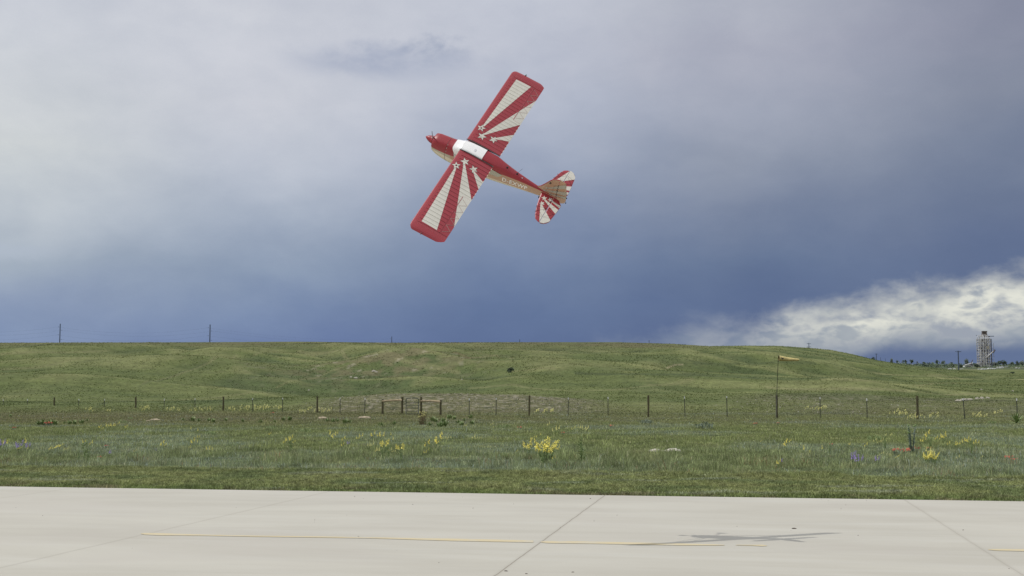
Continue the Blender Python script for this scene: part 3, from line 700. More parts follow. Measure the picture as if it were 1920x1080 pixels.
        # lines of pale rivets along the leading edge, tip and hinge
        def rivet(u, v, s=0.0011):
            c = Vector(P(u, v, 0.0006, side)); q = s*B
            wing.add([c+Vector((q, 0, 0)), c+Vector((0, q, 0)), c+Vector((-q, 0, 0)), c+Vector((0, -q, 0)), c+Vector((0, 0, q*.8))], [(0, 1, 4), (1, 2, 4), (2, 3, 4), (3, 0, 4)], 4)
        for k in range(74): rivet(0.075, 0.012+k*0.013)
        for k in range(30): rivet(0.05+k*0.032, 0.985)
        for k in range(20): rivet(0.1+k*0.034, 0.968, .0009)
        # zigzag stiffeners on the aileron and its hinge groove
        zz = []; nz = 11
        for k in range(nz): zz.append((0.80 if k % 2 == 0 else 0.985, AV0+0.03+(AV1-AV0-0.05)*k/(nz-1)))
        for a, c in zip(zz[:-1], zz[1:]):
            m_ = [(a[0]+(c[0]-a[0])*t, a[1]+(c[1]-a[1])*t) for t in (0, .25, .5, .75, 1)]
            ail[side].tube([P(u, v, 0.0004, side) for u, v in m_], 0.0008*B, 5, 5, cap=False)
        wing.tube([P(AU-.012, AV0+(AV1-AV0)*t, 0.0003, side) for t in (0, .25, .5, .75, 1)], 0.0013*B, 5, 0, cap=False)
        for k in range(9): rivet(0.80+k*0.02, AV0-0.004, .0009)
        # fuel cap ring on the inner star
    o = wing.obj('wing', [RED, CREAM, EDGE, BELLY, PINK, RED, RSHADE, CSHADE], root)
    for side in (1, -1):
        a = ail[side].obj('aileron', [RED, CREAM, EDGE, BELLY, PINK, CREAM], root)
        a.data.materials[5] = mat('stiffener_paint', (0.42, 0.30, 0.27), 0.5, coat=.1) if side > 0 else ail_mat[0]
        if side > 0: ail_mat = [a.data.materials[5]]
    # centre section over the cabin is left to the skylight; dark seals between wing and roof
    for side in (1, -1):
        MB().tube([b3(X0+u*CH*1.0, side*(Y0-0.0005), ZW+zt(u)+0.0012-0.010*u) for u in us], 0.0022*B, 6).obj('wing_root_seal', SEAL, root, smooth=True)
    # ---------------- fuselage: loft with painted bands
    ST = [  # x, half width, top, bottom, red limit, cream limit, widest z, boxiness
        (.0305, .024, .015, -.042, -.016, -.018, -.010, 2.6), (.0315, .030, .022, -.052, -.016, -.020, -.012, 2.7), (.036, .0345, .029, -.062, -.016, -.022, -.013, 2.8), (.055, .0375, .034, -.076, -.015, -.026, -.014, 2.9),
        (.085, .0385, .038, -.088, -.013, -.028, -.014, 2.9), (.115, .039, .0415, -.094, -.011, -.030, -.014, 2.9), (.135, .039, .0445, -.096, -.008, -.032, -.012, 3.0), (.152, .039, .050, -.097, -.004, -.034, -.008, 3.4),
        (.165, .0380, .056, -.097, .000, -.036, -.004, 3.4), (.180, .0362, .0640, -.097, .002, -.040, .004, 4.2), (.21, .0350, .0675, -.096, .004, -.044, .008, 5.0), (.25, .0350, .0670, -.094, .006, -.047, .008, 5.0), (.292, .0348, .0640, -.090, .010, -.046, .008, 5.0),
        (.345, .0342, .0575, -.083, .014, -.044, .006, 5.5), (.40, .0290, .0450, -.074, .018, -.042, .000, 3.2), (.45, .0240, .0335, -.065, .016, -.040, -.004, 2.6), (.50, .0190, .0230, -.056, .012, -.038, -.008, 2.5),
        (.555, .0138, .0120, -.047, .006, -.036, -.012, 2.5), (.60, .0098, .0065, -.041, .002, -.034, -.014, 2.5), (.64, .006, .003, -.036, .000, -.032, -.016, 2.5), (.664, .004, .001, -.032, -.002, -.030, -.016, 2.5)]
    def section(x, w, t, bo, zr, zc, zm, bx):
        def yy(z):
            h = (t-zm) if z > zm else (zm-bo); q = min(1, abs(z-zm)/h); e = bx if z > zm else 2.5; return w*(1-q**e)**(1/e)
        zs = [t]; 
        for k in range(1, 9): q = k/8; zs.append(t+(zr-t)*(1-math.cos(q*math.pi/2)))
        for k in range(1, 6): zs.append(zr+(zc-zr)*k/5)
        for k in range(1, 9): q = k/8; zs.append(zc+(bo-zc)*math.sin(q*math.pi/2))
        return [(x, yy(z), z) for z in zs]
    fus = MB(); rings = []
    for s in ST:
        h = section(*s); rings.append([b3(*p) for p in h]+[b3(p[0], -p[1], p[2]) for p in h[-2:0:-1]])
    n = len(rings[0]); nh = len(section(*ST[0]))
    vv = [p for r in rings for p in r]; fus.v = [tuple(v) for v in vv]
    for k in range(len(rings)-1):
        x = (ST[k][0]+ST[k+1][0])/2
        for i in range(n):
            j = (i+1) % n; ih = i if i < nh-1 else n-1-i
            mi = 0 if ih < 8 else (1 if ih < 13 else 2)
            if x < .135 and mi == 1: mi = 3
            fus.f.append((k*n+i, k*n+j, (k+1)*n+j, (k+1)*n+i)); fus.m.append(mi)
    fus.f.append(tuple(range(n))); fus.m.append(4); fus.f.append(tuple(range((len(rings)-1)*n, len(rings)*n))); fus.m.append(1)
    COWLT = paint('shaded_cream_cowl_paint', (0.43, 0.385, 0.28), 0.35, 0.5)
    fo = fix_normals(fus.obj('fuselage', [REDG, TAN, BELLY, COWLT, M['black']], root, smooth=True))
    def side_y(x, z):
        for s0, s1 in zip(ST[:-1], ST[1:]):
            if s0[0] <= x <= s1[0]:
                t = (x-s0[0])/(s1[0]-s0[0]); _, w, tp, bo, _, _, zm, bx = [a+(b_-a)*t for a, b_ in zip(s0, s1)]
                h = (tp-zm) if z > zm else (zm-bo); q = min(1, abs(z-zm)/h); e = bx if z > zm else 2.5; return w*(1-q**e)**(1/e)
        return 0.01
    # cowling joint and its fasteners
    js = section(.108, .0389, .0408, -.0927, -.0115, -.0295, -.014, 2.9)
    ring = [b3(p[0], p[1]*1.006, p[2]) for p in js]+[b3(p[0], -p[1]*1.006, p[2]) for p in js[-2:0:-1]]
    MB().tube(ring+[ring[0]], 0.0008*B, 5, cap=False).obj('cowling_joint', EDGE, fo)
    for k in (2, 4, 6, 8):
        for s in (1, -1): p = js[k]; MB().box(b3(.112, s*p[1]*1.004, p[2]), (.006, .006, .006)).obj('cowling_screw', CREAM, fo)
    # windshield and skylight: closed shells just proud of the cabin
    def shell(name, x0, x1, za, zbm, mt, nx=10, off=0.0012, both=True, front=None):
        mb = MB(); nz = 12; V = []
        for i in range(nx+1):
            x = x0+(x1-x0)*i/nx
            for j in range(-nz, nz+1):
                q = abs(j)/nz; 
                k = [s for s in zip(ST[:-1], ST[1:]) if s[0][0] <= x <= s[1][0]+1e-9][0]; t = (x-k[0][0])/(k[1][0]-k[0][0])
                tp = k[0][2]+(k[1][2]-k[0][2])*t
                lo = za(x); z = tp+(lo-tp)*(1-math.cos(q*math.pi/2)); y = side_y(x, z)
                V.append(b3(x, (1 if j >= 0 else -1)*(y+off*(q**.5)), z+off))
        w = 2*nz+1
        mb.add(V, [(i*w+j, i*w+j+1, (i+1)*w+j+1, (i+1)*w+j) for i in range(nx) for j in range(w-1)])
        return fix_normals(mb.obj(name, mt, root, smooth=True))
    shell('windshield', .1385, .181, lambda x: max(.040-(x-.1385)*1.15, .012) if x < .17 else .022, None, WHITEG)
    shell('skylight', .1815, .289, lambda x: .047, None, WHITEG, off=.0016)
    for s in (1, -1):
        for pts, nm in (([(.150, .030), (.176, .018), (.176, -.026), (.158, -.020)], 'quarter_window'), ([(.182, .040), (.245, .042), (.243, -.022), (.180, -.024)], 'cabin_door_window'), ([(.30, .034), (.352, .028), (.398, .014), (.380, -.010), (.342, -.012), (.30, -.014)], 'rear_side_window')):
            mb = MB(); cx = sum(p[0] for p in pts)/len(pts); cz = sum(p[1] for p in pts)/len(pts); V = []
            # subdivide outline towards its centre so that it follows the skin
            N = []
            for a, c in zip(pts, pts[1:]+pts[:1]): N += [(a[0]+(c[0]-a[0])*t, a[1]+(c[1]-a[1])*t) for t in (0, .25, .5, .75)]
            for r in (1, .66, .33): V += [b3(cx+(p[0]-cx)*r, s*(side_y(cx+(p[0]-cx)*r, cz+(p[1]-cz)*r)+.0013), cz+(p[1]-cz)*r) for p in N]
            V.append(b3(cx, s*(side_y(cx, cz)+.0013), cz)); m_ = len(N)
            F = [(k*m_+i, k*m_+(i+1) % m_, (k+1)*m_+(i+1) % m_, (k+1)*m_+i) for k in (0, 1) for i in range(m_)]+[(2*m_+i, 2*m_+(i+1) % m_, 3*m_) for i in range(m_)]
            mb.add(V, F); fix_normals(mb.obj(nm, SIDEG if nm != 'rear_side_window' else GREYC, root, smooth=True))
    # faint grey disc on the skylight for the shape behind the glazing
    mb = MB(); c = Vector(b3(.243, .006, .0662)); mb.add([c+Vector((.016*math.cos(6.283*k/12), .022*math.sin(6.283*k/12), 0)) for k in range(12)]+[c+Vector((0, 0, .0015))], [(k, (k+1) % 12, 12) for k in range(12)]); mb.v = [(a, b_, c_+(.0690-.0662)*B) for a, b_, c_ in mb.v]; mb.obj('skylight_patch', mat('pale_grey_patch', (.62, .62, .63), .4), root)
    # ---------------- spinner and propeller at rest
    sp = MB().tube([b3(x, 0, -.009) for x in (-.013, -.010, -.004, .004, .014, .0265)], [0.0008*B, .0042*B, .0088*B, .0132*B, .0170*B, .0192*B], 20).obj('spinner', REDG, root, smooth=True)
    MB().tube([b3(x, 0, -.009) for x in (.0262, .0300)], [.0197*B, .0197*B], 20).obj('spinner_plate', M['black'], root, smooth=True)
    A = AROT; pa = None
    for k in range(2):
        an = math.radians(12)+math.pi*k; mb = MB(); rowv = []
        for i in range(9):
            r = .008+.078*i/8; w = (.0055+.0035*math.sin(math.pi*min(1, i/7)))*(1 if i < 8 else .45); tw = math.radians(62-45*i/8)
            for sx, th in ((-1, 0), (0, .0016), (1, 0), (0, -.0016)):
                a_ = sx*w*math.cos(tw)-th*math.sin(tw); x_ = sx*w*math.sin(tw)+th*math.cos(tw)
                rowv.append(b3(.0245+x_, r*math.sin(an)+a_*math.cos(an), -.009+r*math.cos(an)-a_*math.sin(an)))
        mb.add(rowv, [(i*4+j, i*4+(j+1) % 4, (i+1)*4+(j+1) % 4, (i+1)*4+j) for i in range(8) for j in range(4)]+[(32, 33, 34, 35)])
        fix_normals(mb.obj('propeller_blade', mat('grey_propeller', (0.22, 0.23, 0.26), 0.55), root, smooth=True))
    # ---------------- tail surfaces
    def slab(name, outline, place, thick, polys, mats, parent=root, nlines=()):
        # outline/polys in (a, b); place(a, b, off) -> local point; triangulated per half so that both faces carry the pattern
        mb = MB(); m_ = len(outline)
        for sg in (1, -1):
            cx = sum(p[0] for p in outline)/m_; cy = sum(p[1] for p in outline)/m_
            V = [place(p[0], p[1], sg*thick*.25) for p in outline]+[place(cx+(p[0]-cx)*.82, cy+(p[1]-cy)*.82, sg*thick) for p in outline]
            mb.add(V, [(i, (i+1) % m_, m_+(i+1) % m_, m_+i) for i in range(m_)]+[tuple(range(m_, 2*m_))], 0)
            for pl, mi, off in polys: mb.add([place(p[0], p[1], sg*(thick+off)) for p in pl], [tuple(range(len(pl)))], mi)
            for a, c in nlines: mb.tube([place(a[0], a[1], sg*thick), place(c[0], c[1], sg*thick)], .0009*B, 5, 3, cap=False)
        V = [place(p[0], p[1], s*thick*.25) for s in (1, -1) for p in outline]
        mb.add(V, [(i, (i+1) % m_, m_+(i+1) % m_, m_+i) for i in range(m_)], 0)
        return fix_normals(mb.obj(name, mats, parent))
    def tri_clip(poly, outline):                              # clip a polygon by a convex outline
        m_ = len(outline); cx = sum(p[0] for p in outline)/m_; cy = sum(p[1] for p in outline)/m_
        for p, q in zip(outline, outline[1:]+outline[:1]):
            a, b_ = (q[1]-p[1]), -(q[0]-p[0]); c = a*p[0]+b_*p[1]
            if a*cx+b_*cy > c: a, b_, c = -a, -b_, -c
            poly = clip_half(poly, a, b_, c)
            if len(poly) < 3: return []
        return poly
    LINE = mat('dark_red_stitching', (0.12, 0.02, 0.02), 0.6)
    full = [(.592, .007), (.598, .05), (.606, .088), (.620, .135), (.630, .153), (.645, .162), (.660, .1645), (.674, .161), (.686, .152), (.693, .138), (.697, .105), (.702, .055), (.703, .034), (.682, .012), (.66, .007)]
    hx = .655
    ty = CH
    ray_t = [[(.624, .078), (.630, .078), (.692, .137), (.662, .172)], [(.621, .040), (.627, .037), (.704, .062), (.702, .095)], [(.648, .034), (.653, .030), (.706, .040), (.704, .050)]]
    ray_t = [[(.617, .074), (.627, .074), (.700, .134), (.660, .175)], [(.622, .046), (.627, .040), (.712, .064), (.708, .092)], [(.648, .034), (.652, .029), (.712, .038), (.708, .052)]]
    st_t = star(.622, .066, .0135, 0.2, 1.0)+star(.618, .036, .0145, .5, 1.0)+star(.645, .029, .0125, .1, 1.0)
    for side in (1, -1):
        pl = lambda a, c, o, s=side: b3(a, s*c, -.001+o)
        fr = [(.0004)]
        for nm, xr in (('tailplane', (0, hx-.0012)), ('elevator', (hx+.0012, 1))):
            out = clip_half(clip_half(full, 1, 0, xr[1]), -1, 0, -xr[0])
            inner = [( sum(p[0] for p in out)/len(out)+(p[0]-sum(q[0] for q in out)/len(out))*.995, p[1]) for p in out]
            ps = []
            for q in st_t+ray_t:
                c = tri_clip(q, out)
                if c: ps.append((c, 1, .0006))
            ln = [((.605, .09), (hx-.003, .082)), ((.622, .135), (hx-.003, .132)), ((.608, .095), (.652, .128)), ((.65, .085), (.612, .12))] if nm == 'tailplane' else [((hx+.003, .082), (.697, .096)), ((hx+.003, .132), (.692, .120)), ((hx+.003, .035), (.700, .034)), ((hx+.004, .128), (.696, .092)), ((hx+.004, .078), (.699, .040))]
            slab(nm, out, pl, .0030, ps, [RED, CREAM, EDGE, LINE], nlines=ln)
    fin_o = [(.556, .006), (.580, .028), (.600, .062), (.618, .096), (.630, .113), (.645, .124), (.664, .130), (.680, .131), (.690, .126), (.696, .108), (.702, .070), (.708, .035), (.710, -.005), (.704, -.020), (.690, -.030), (.664, -.033), (.62, -.010)]
    fhx = .661
    rays_f = [[(.612, .040), (.612, .034), (.700, .094), (.694, .122)], [(.606, .020), (.606, .012), (.712, .046), (.708, .074)], [(.634, .010), (.634, .004), (.716, .022), (.712, .038)]]
    st_f = star(.610, .038, .012, .3, 1)+star(.603, .014, .0125, .1, 1)+star(.631, .006, .011, .5, 1)
    pf = lambda a, c, o: b3(a, o, c)
    for nm, xr in (('fin', (0, fhx-.001)), ('rudder', (fhx+.001, 1))):
        out = clip_half(clip_half(fin_o, 1, 0, xr[1]), -1, 0, -xr[0]); ps = []
        for q in st_f+rays_f:
            c = tri_clip(q, out)
            if c: ps.append((c, 1, .0005))
        slab(nm, out, pf, .0030, ps, [TAN, GREYC, EDGE, M['black']])
    MB().tube([b3(x, 0, z) for x, z in fin_o[:7]], .0022*B, 6).obj('fin_leading_edge', REDG, root, smooth=True)
    for z in (.085, .068, .050, .032, .014): MB().box(b3(fhx, 0, z), (.007, .022, .012)).obj('rudder_hinge', M['black'], root)
    for x, z, q in ((.622, .086, .018), (.712, .030, .011), (.713, -.006, .011)): MB().box(b3(x, .004, z), (q, q, q)).obj('tail_fitting', M['black'], root)
    # bracing wires of the tail
    for s in (1, -1):
        MB().tube([b3(.645, s*.10, .001), b3(.645, 0, .085)], .0006*B, 4).obj('tail_brace_wire', SEAL, root)
        MB().tube([b3(.640, s*.10, -.003), b3(.630, 0, -.036)], .0006*B, 4).obj('tail_brace_wire', SEAL, root)
    # ---------------- struts, undercarriage, tail wheel
    for s in (1, -1):
        for xa, xb in ((.215, .205), (.225, .300)):
            MB().tube([b3(xa, s*.034, -.070), b3(xb, s*.285, .055)], .0032*B, 8).obj('wing_strut', REDG, root, smooth=True)
        leg = MB().tube([b3(.182, s*.028, -.088), b3(.178, s*.060, -.118), b3(.175, s*.094, -.150)], [.0050*B, .0042*B, .0036*B], 8).obj('landing_gear_leg', CREAM, root, smooth=True)
        wv = [(s*.088, .008), (s*.092, .0185), (s*.099, .0205), (s*.106, .0185), (s*.110, .008)]
        MB().tube([b3(.175, y, -.155) for y, r in wv], [r*B for y, r in wv], 18).obj('wheel', M['rubber'], leg, smooth=True)
        sp_ = [(.140, .004), (.150, .013), (.168, .0185), (.186, .0165), (.205, .010), (.218, .003)]
        MB().tube([b3(x, s*.099, -.146) for x, r in sp_], [r*B*.85 for x, r in sp_], 14).obj('wheel_fairing', REDG, leg, smooth=True)
    tw = MB().tube([b3(.615, 0, -.036), b3(.628, 0, -.048), b3(.640, 0, -.056)], .0018*B, 6).obj('tail_wheel_spring', M['black'], root)
    MB().tube([b3(.642, .0032, -.058), b3(.642, -.0032, -.058)], .0075*B, 14).obj('tail_wheel', M['rubber'], tw, smooth=True)
    MB().box(b3(.586, .012, -.043), (.016, .012, .024)).obj('tail_skid_fitting', M['black'], root)
    # antennas on the rear deck
    for x, y, h, w in ((.405, .0, .048, .0), (.457, .0, .036, .0)):
        MB().tube([b3(x, y, h-.006), b3(x+.004, y, h+.003)], [.0050*B, .0026*B], 8).obj('antenna_base', M['black'], root)
    MB().tube([b3(.457, 0, .036), b3(.473, -.018, .062)], .0006*B, 4).obj('antenna', M['black'], root)
    MB().box(b3(.487, .004, .0260), (.016, .010, .008)).obj('deck_fitting', mat('silver_fitting', (.5, .5, .52), .3, metal=.7), root)
    # wing tip lamps
    for s in (1, -1):
        MB().tube([b3(.243, s*.5155, .058), b3(.243, s*.5245, .058)], [.0042*B, .0022*B], 8).obj('wing_tip_lamp', mat('dark_red_lamp' if s > 0 else 'dark_green_lamp', (.16, .01, .01) if s > 0 else (.01, .08, .03), .2, coat=1), root)
    # ---------------- registration lettering on both fuselage sides
    LETTER = paint('white_lettering_paint', (0.86, 0.84, 0.78), 0.4, 0.3)
    cu = bpy.data.curves.new('registration', 'FONT'); cu.body = 'D-EXWP'; cu.size = 1.0; cu.space_character = 1.10; cu.offset = 0.018; cu.resolution_u = 2
    to = bpy.data.objects.new('registration_tmp', cu); COL.objects.link(to); bpy.context.view_layer.update()
    me = bpy.data.meshes.new_from_object(to.evaluated_get(bpy.context.evaluated_depsgraph_get())); bpy.data.objects.remove(to)
    w = max(v.co.x for v in me.vertices); hgt = max(v.co.y for v in me.vertices)
    import bmesh
    for s in (1, -1):
        m2 = me.copy(); bm = bmesh.new(); bm.from_mesh(m2); bmesh.ops.triangulate(bm, faces=bm.faces[:])
        geom = bmesh.ops.solidify(bm, geom=bm.faces[:], thickness=0.0)['geom'] if False else None
        xa, xb, za, zb2, H = .400, .524, -.0265, -.0235, .0290
        for v in bm.verts:
            t = v.co.x/w; tt = t if s > 0 else 1-t; x = xa+(xb-xa)*tt; z = za+(zb2-za)*tt+v.co.y/hgt*H*(1-.12*tt)
            v.co = Vector(b3(x, s*(side_y(x, z)+.0011), z))
        bm.to_mesh(m2); bm.free(); m2.name = 'registration_lettering'; m2.materials.clear(); m2.materials.append(LETTER)
        o = bpy.data.objects.new('registration_lettering', m2); COL.objects.link(o); o.parent = root
        if s > 0: fix_normals(o)
    bpy.data.meshes.remove(me)
build_aircraft()

# ------------------------------------------------------------------ wire fence
FA = np.array([-48.7, 134.0]); FB = np.array([29.6, 92.0])
def fence_pt(px):                                             # where column px meets the fence line
    k = (px-960)/F_PX*math.cos(TH); d = FB-FA                 # x = k*y
    t = (k*FA[1]-FA[0])/(d[0]-k*d[1]); p = FA+d*t; return p[0], p[1], gz(p[0], p[1])
def ft(px, py_top): x, y, z = fence_pt(px); return x, y, z, z_at(py_top, y)
WOOD = [(102,745), (255,744), (419,743.5), (595,743), (992,741.5), (1215,741), (1456,741), (1719,742)]
TPOST = [(-45,749), (6.5,749), (52,748), (148,748), (196,748), (308,747.5), (366,747), (474,746.5), (530,746), (638,746), (684,746.5), (880,747), (930,746), (1065,745.5), (1140,744.5), (1284,743.5), (1363,743), (1537,745), (1625,747), (1808,747), (1906,747), (1995,747)]
def wood_post(x, y, z0, z1, parent, name='wooden_post', r=.075, lean=0.0):
    h = z1-z0; n = 5; pts = [(x+lean*i/n*h+random.uniform(-.008, .008), y, z0-.15+(h+.15)*i/n) for i in range(n+1)]
    return MB().tube(pts, [r*random.uniform(.93, 1.07) for _ in pts], 10).obj(name, M['wood_post'], parent, smooth=False)
def build_fence():
    root = empty('wire_fence'); tag(root, 'long wire fence of wooden and white tipped steel posts below the hill', 'fence')
    for px, py in WOOD:
        x, y, z, zt = ft(px, py); wood_post(x, y, z, zt, root, r=.085, lean=random.uniform(-.015, .02))
    for px, py in TPOST:
        x, y, z, zt = ft(px, py); ln = random.uniform(-.02, .02)
        if px in (1808,): ln = -.06
        mb = MB(); h = zt-z
        def lx(q): return x+ln*q
        mb.add([(lx(0)-.03, y-.012, z-.1), (lx(0)+.03, y-.012, z-.1), (lx(0)+.03, y+.012, z-.1), (lx(0)-.03, y+.012, z-.1), (lx(h)-.03, y-.012, zt), (lx(h)+.03, y-.012, zt), (lx(h)+.03, y+.012, zt), (lx(h)-.03, y+.012, zt)], [(3,2,1,0),(4,5,6,7),(0,1,5,4),(1,2,6,5),(2,3,7,6),(3,0,4,7)])
        mb.box((lx(h*.5), y+.03, z+h*.5-.05), (.012, .05, h+.08))
        p = mb.obj('steel_post', M['steel_post'], root)
        ch = random.uniform(.13, .2)
        MB().box((lx(h), y, zt-ch/2+.005), (.068, .034, ch)).obj('white_tip', M['white_cap'], p)
    # strands
    allp = sorted([p[0] for p in WOOD+TPOST])
    left = [p for p in allp if p < 717]+[717]; right = [826]+[p for p in allp if p > 826]
    for k in range(4):
        for seg in (left, right):
            pts = []
            for a, b in zip(seg[:-1], seg[1:]):
                A_ = fence_pt(a); B_ = fence_pt(b)
                for t in (0, .5): 
                    hh = .35+.3*k-(.02 if t else 0); pts.append((A_[0]+(B_[0]-A_[0])*t, A_[1]+(B_[1]-A_[1])*t-.05, A_[2]+(B_[2]-A_[2])*t+hh))
            e = fence_pt(seg[-1]); pts.append((e[0], e[1]-.05, e[2]+.35+.3*k))
            MB().tube(pts, .0025, 3).obj('wire', M['wire'], root)
    # H-shaped wooden braces either side of the gate
    for (a, ta, b, tb, side) in ((717.5, 748.5, 754, 744.5, 'left'), (789.5, 744.5, 826, 749.5, 'right')):
        r = empty('gate_brace'); tag(r, 'wooden fence brace with a pale top rail, %s of the green gate' % side, 'fence brace', 'wooden braces beside the gate')
        xa, ya, za, ztA = ft(a, ta); xb, yb, zb_, ztB = ft(b, tb)
        for x, y, z, zt in ((xa, ya, za, ztA), (xb, yb, zb_, ztB)): wood_post(x, y, z, zt, r, r=.105 if zt == max(ztA, ztB) else .095, name='brace_post', lean=.01)
        hi = (.30, .27) if side == 'left' else (.27, .30)
        MB().tube([(xa, ya-.09, min(ztA, ztB)-.12-(.06 if side == 'left' else 0)), ((xa+xb)/2, (ya+yb)/2-.09, min(ztA, ztB)-.10), (xb, yb-.09, min(ztA, ztB)-.08-(.08 if side == 'right' else 0))], .085, 10).obj('brace_rail', M['rail_wood'], r, smooth=True)
    # tubular gate
    r = empty('metal_gate'); tag(r, 'narrow green tubular gate with arched top corners standing between the wooden braces', 'gate')
    x0, y0, z0, zt0 = ft(761.5, 746.5); x1, y1, z1, zt1 = ft(785, 746.5)
    def q(t, z): return (x0+(x1-x0)*t, y0+(y1-y0)*t, z)
    zb0 = z0+.06; H = zt0-zb0; rr = .16
    pts = [q(0, zb0), q(0, zt0-.16), q(.035, zt0-.06), q(.14, zt0), q(.5, zt0+.005), q(.86, zt0), q(.965, zt0-.06), q(1, zt0-.16), q(1, zb0)]
    MB().tube(pts, .036, 8).obj('gate_frame', M['gate_green'], r, smooth=True)
    for k in (0, .18, .36, .54, .74): MB().tube([q(0, zb0+H*k), q(1, zb0+H*k)], .024, 6).obj('gate_bar', M['gate_green'], r, smooth=True)
    mb = MB()
    for i in range(1, 9): mb.tube([q(i/9, zb0), q(i/9, zb0+H*.74)], .004, 4)
    o = mb.obj('gate_mesh', M['wire'], r)
    MB().box(q(.45, zt0+.01), (.10, .06, .05)).obj('gate_tag', M['white_cap'], r)
    MB().box(q(.98, zb0+H*.62), (.06, .08, .09)).obj('gate_latch', M['white_cap'], r)
build_fence()
def build_windsock():
    x, y, z = fence_pt(1457); y -= .13; zt = z_at(667.5, y); xt = x_at(1459.5, y, zt); xb = x_at(1455, y, z)
    r = empty('windsock', (xb, y, z)); tag(r, 'faded yellow windsock with a black emblem on a thin pole beside a wooden fence post', 'windsock')
    h = zt-z
    MB().tube([(0, 0, 0), ((xt-xb)*.4, 0, h*.45), (xt-xb, 0, h)], [.028, .024, .02], 8).obj('pole', M['steel_post'], r, smooth=True)
    s = (y)/F_PX; dx = xt-xb
    ax = lambda t: Vector((dx+.04+1.50*t, -.12*t, h-.16-.13*t-.03*math.sin(t*3)))
    rad = [.0, .0]
    n = 18; rows = 9; mb = MB(); V = []
    for k in range(rows):
        t = k/(rows-1); c = ax(t); R_ = .215*(1-t)+.100*t
        for i in range(n):
            a = 6.283*i/n; w = 1+.05*math.sin(3*a+5*t)*t; V.append((c.x, c.y+R_*w*math.cos(a), c.z+R_*w*math.sin(a)*(1-.15*t)))
    mb.add(V, [(k*n+i, k*n+(i+1) % n, (k+1)*n+(i+1) % n, (k+1)*n+i) for k in range(rows-1) for i in range(n)])
    mb.obj('sock', M['sock'], r, smooth=True)
    ring = [(dx+.04, .217*math.cos(6.283*i/16), h-.16+.217*math.sin(6.283*i/16)) for i in range(17)]
    MB().tube(ring, .014, 6).obj('hoop', M['steel_post'], r)
    MB().tube([(dx, 0, h-.02), (dx+.05, 0, h+.02)], .018, 6).obj('swivel', M['steel_post'], r)
    # black winged emblem on the near side of the cloth
    pts = [(.12,.05),(.20,.035),(.24,.02),(.28,.035),(.36,.03),(.33,.0),(.30,-.02),(.27,-.05),(.245,-.03),(.215,-.055),(.185,-.02),(.15,.0)]
    V = []
    for u, w in pts:
        t = u/1.58; c = ax(t); R_ = .215*(1-t)+.100*t; w2 = max(-.9, min(.9, w*1.5/R_)); V.append((c.x, c.y-R_*math.sqrt(1-w2*w2)-.006, c.z+R_*w2))
    MB().add(V, [tuple(range(len(V)))]).obj('emblem', M['black'], r)
build_windsock()

# ------------------------------------------------------------------ plants of the meadow
M['leaf_dark'] = mat('dark_leaf', (0.20, 0.27, 0.095), 0.6, var=0.4, scale=12)
M['leaf_mid'] = mat('mid_green_leaf', (0.17, 0.23, 0.09), 0.6, var=0.4, scale=12)
M['leaf_sage'] = mat('grey_green_leaf', (0.17, 0.215, 0.16), 0.7, var=0.35, scale=12)
M['stem_brown'] = mat('brown_stalk', (0.13, 0.09, 0.045), 0.8, var=0.3)
M['yellow'] = mat('yellow_petal', (0.82, 0.72, 0.14), 0.6, var=0.15, scale=40)
M['pale_yellow'] = mat('pale_yellow_petal', (0.72, 0.68, 0.24), 0.6, var=0.2, scale=40)
M['orange'] = mat('orange_red_petal', (0.58, 0.15, 0.085), 0.6, var=0.3, scale=40)
M['purple'] = mat('violet_petal', (0.34, 0.24, 0.60), 0.6, var=0.3, scale=40)
def leaf(mb, base, az, ln, w, up, mi=0, droop=.3):
    d = Vector((math.cos(az), math.sin(az), 0)); s = Vector((-d.y, d.x, 0)); b = Vector(base)
    p1 = b+d*ln*.45*math.cos(up)+Vector((0, 0, ln*.5*math.sin(up))); p2 = b+d*ln*math.cos(up)+Vector((0, 0, ln*math.sin(up)*(1-droop)))
    mb.add([b-s*w*.2, b+s*w*.2, p1+s*w*.5, p2, p1-s*w*.5], [(0, 1, 2, 4), (4, 2, 3)], mi)
def blossoms(mb, p, s, n=4, mi=0):
    for _ in range(n):
        c = Vector(p)+Vector((random.uniform(-1, 1), random.uniform(-1, 1), random.uniform(-1, 1)))*s*.8; a = random.uniform(0, 6.28); t = random.uniform(-.8, .8)
        u = Vector((math.cos(a), math.sin(a), t)).normalized()*s*.6; v = u.orthogonal().normalized()*s*.55
        mb.add([c-u, c-v, c+u, c+v], [(0, 1, 2, 3)], mi)
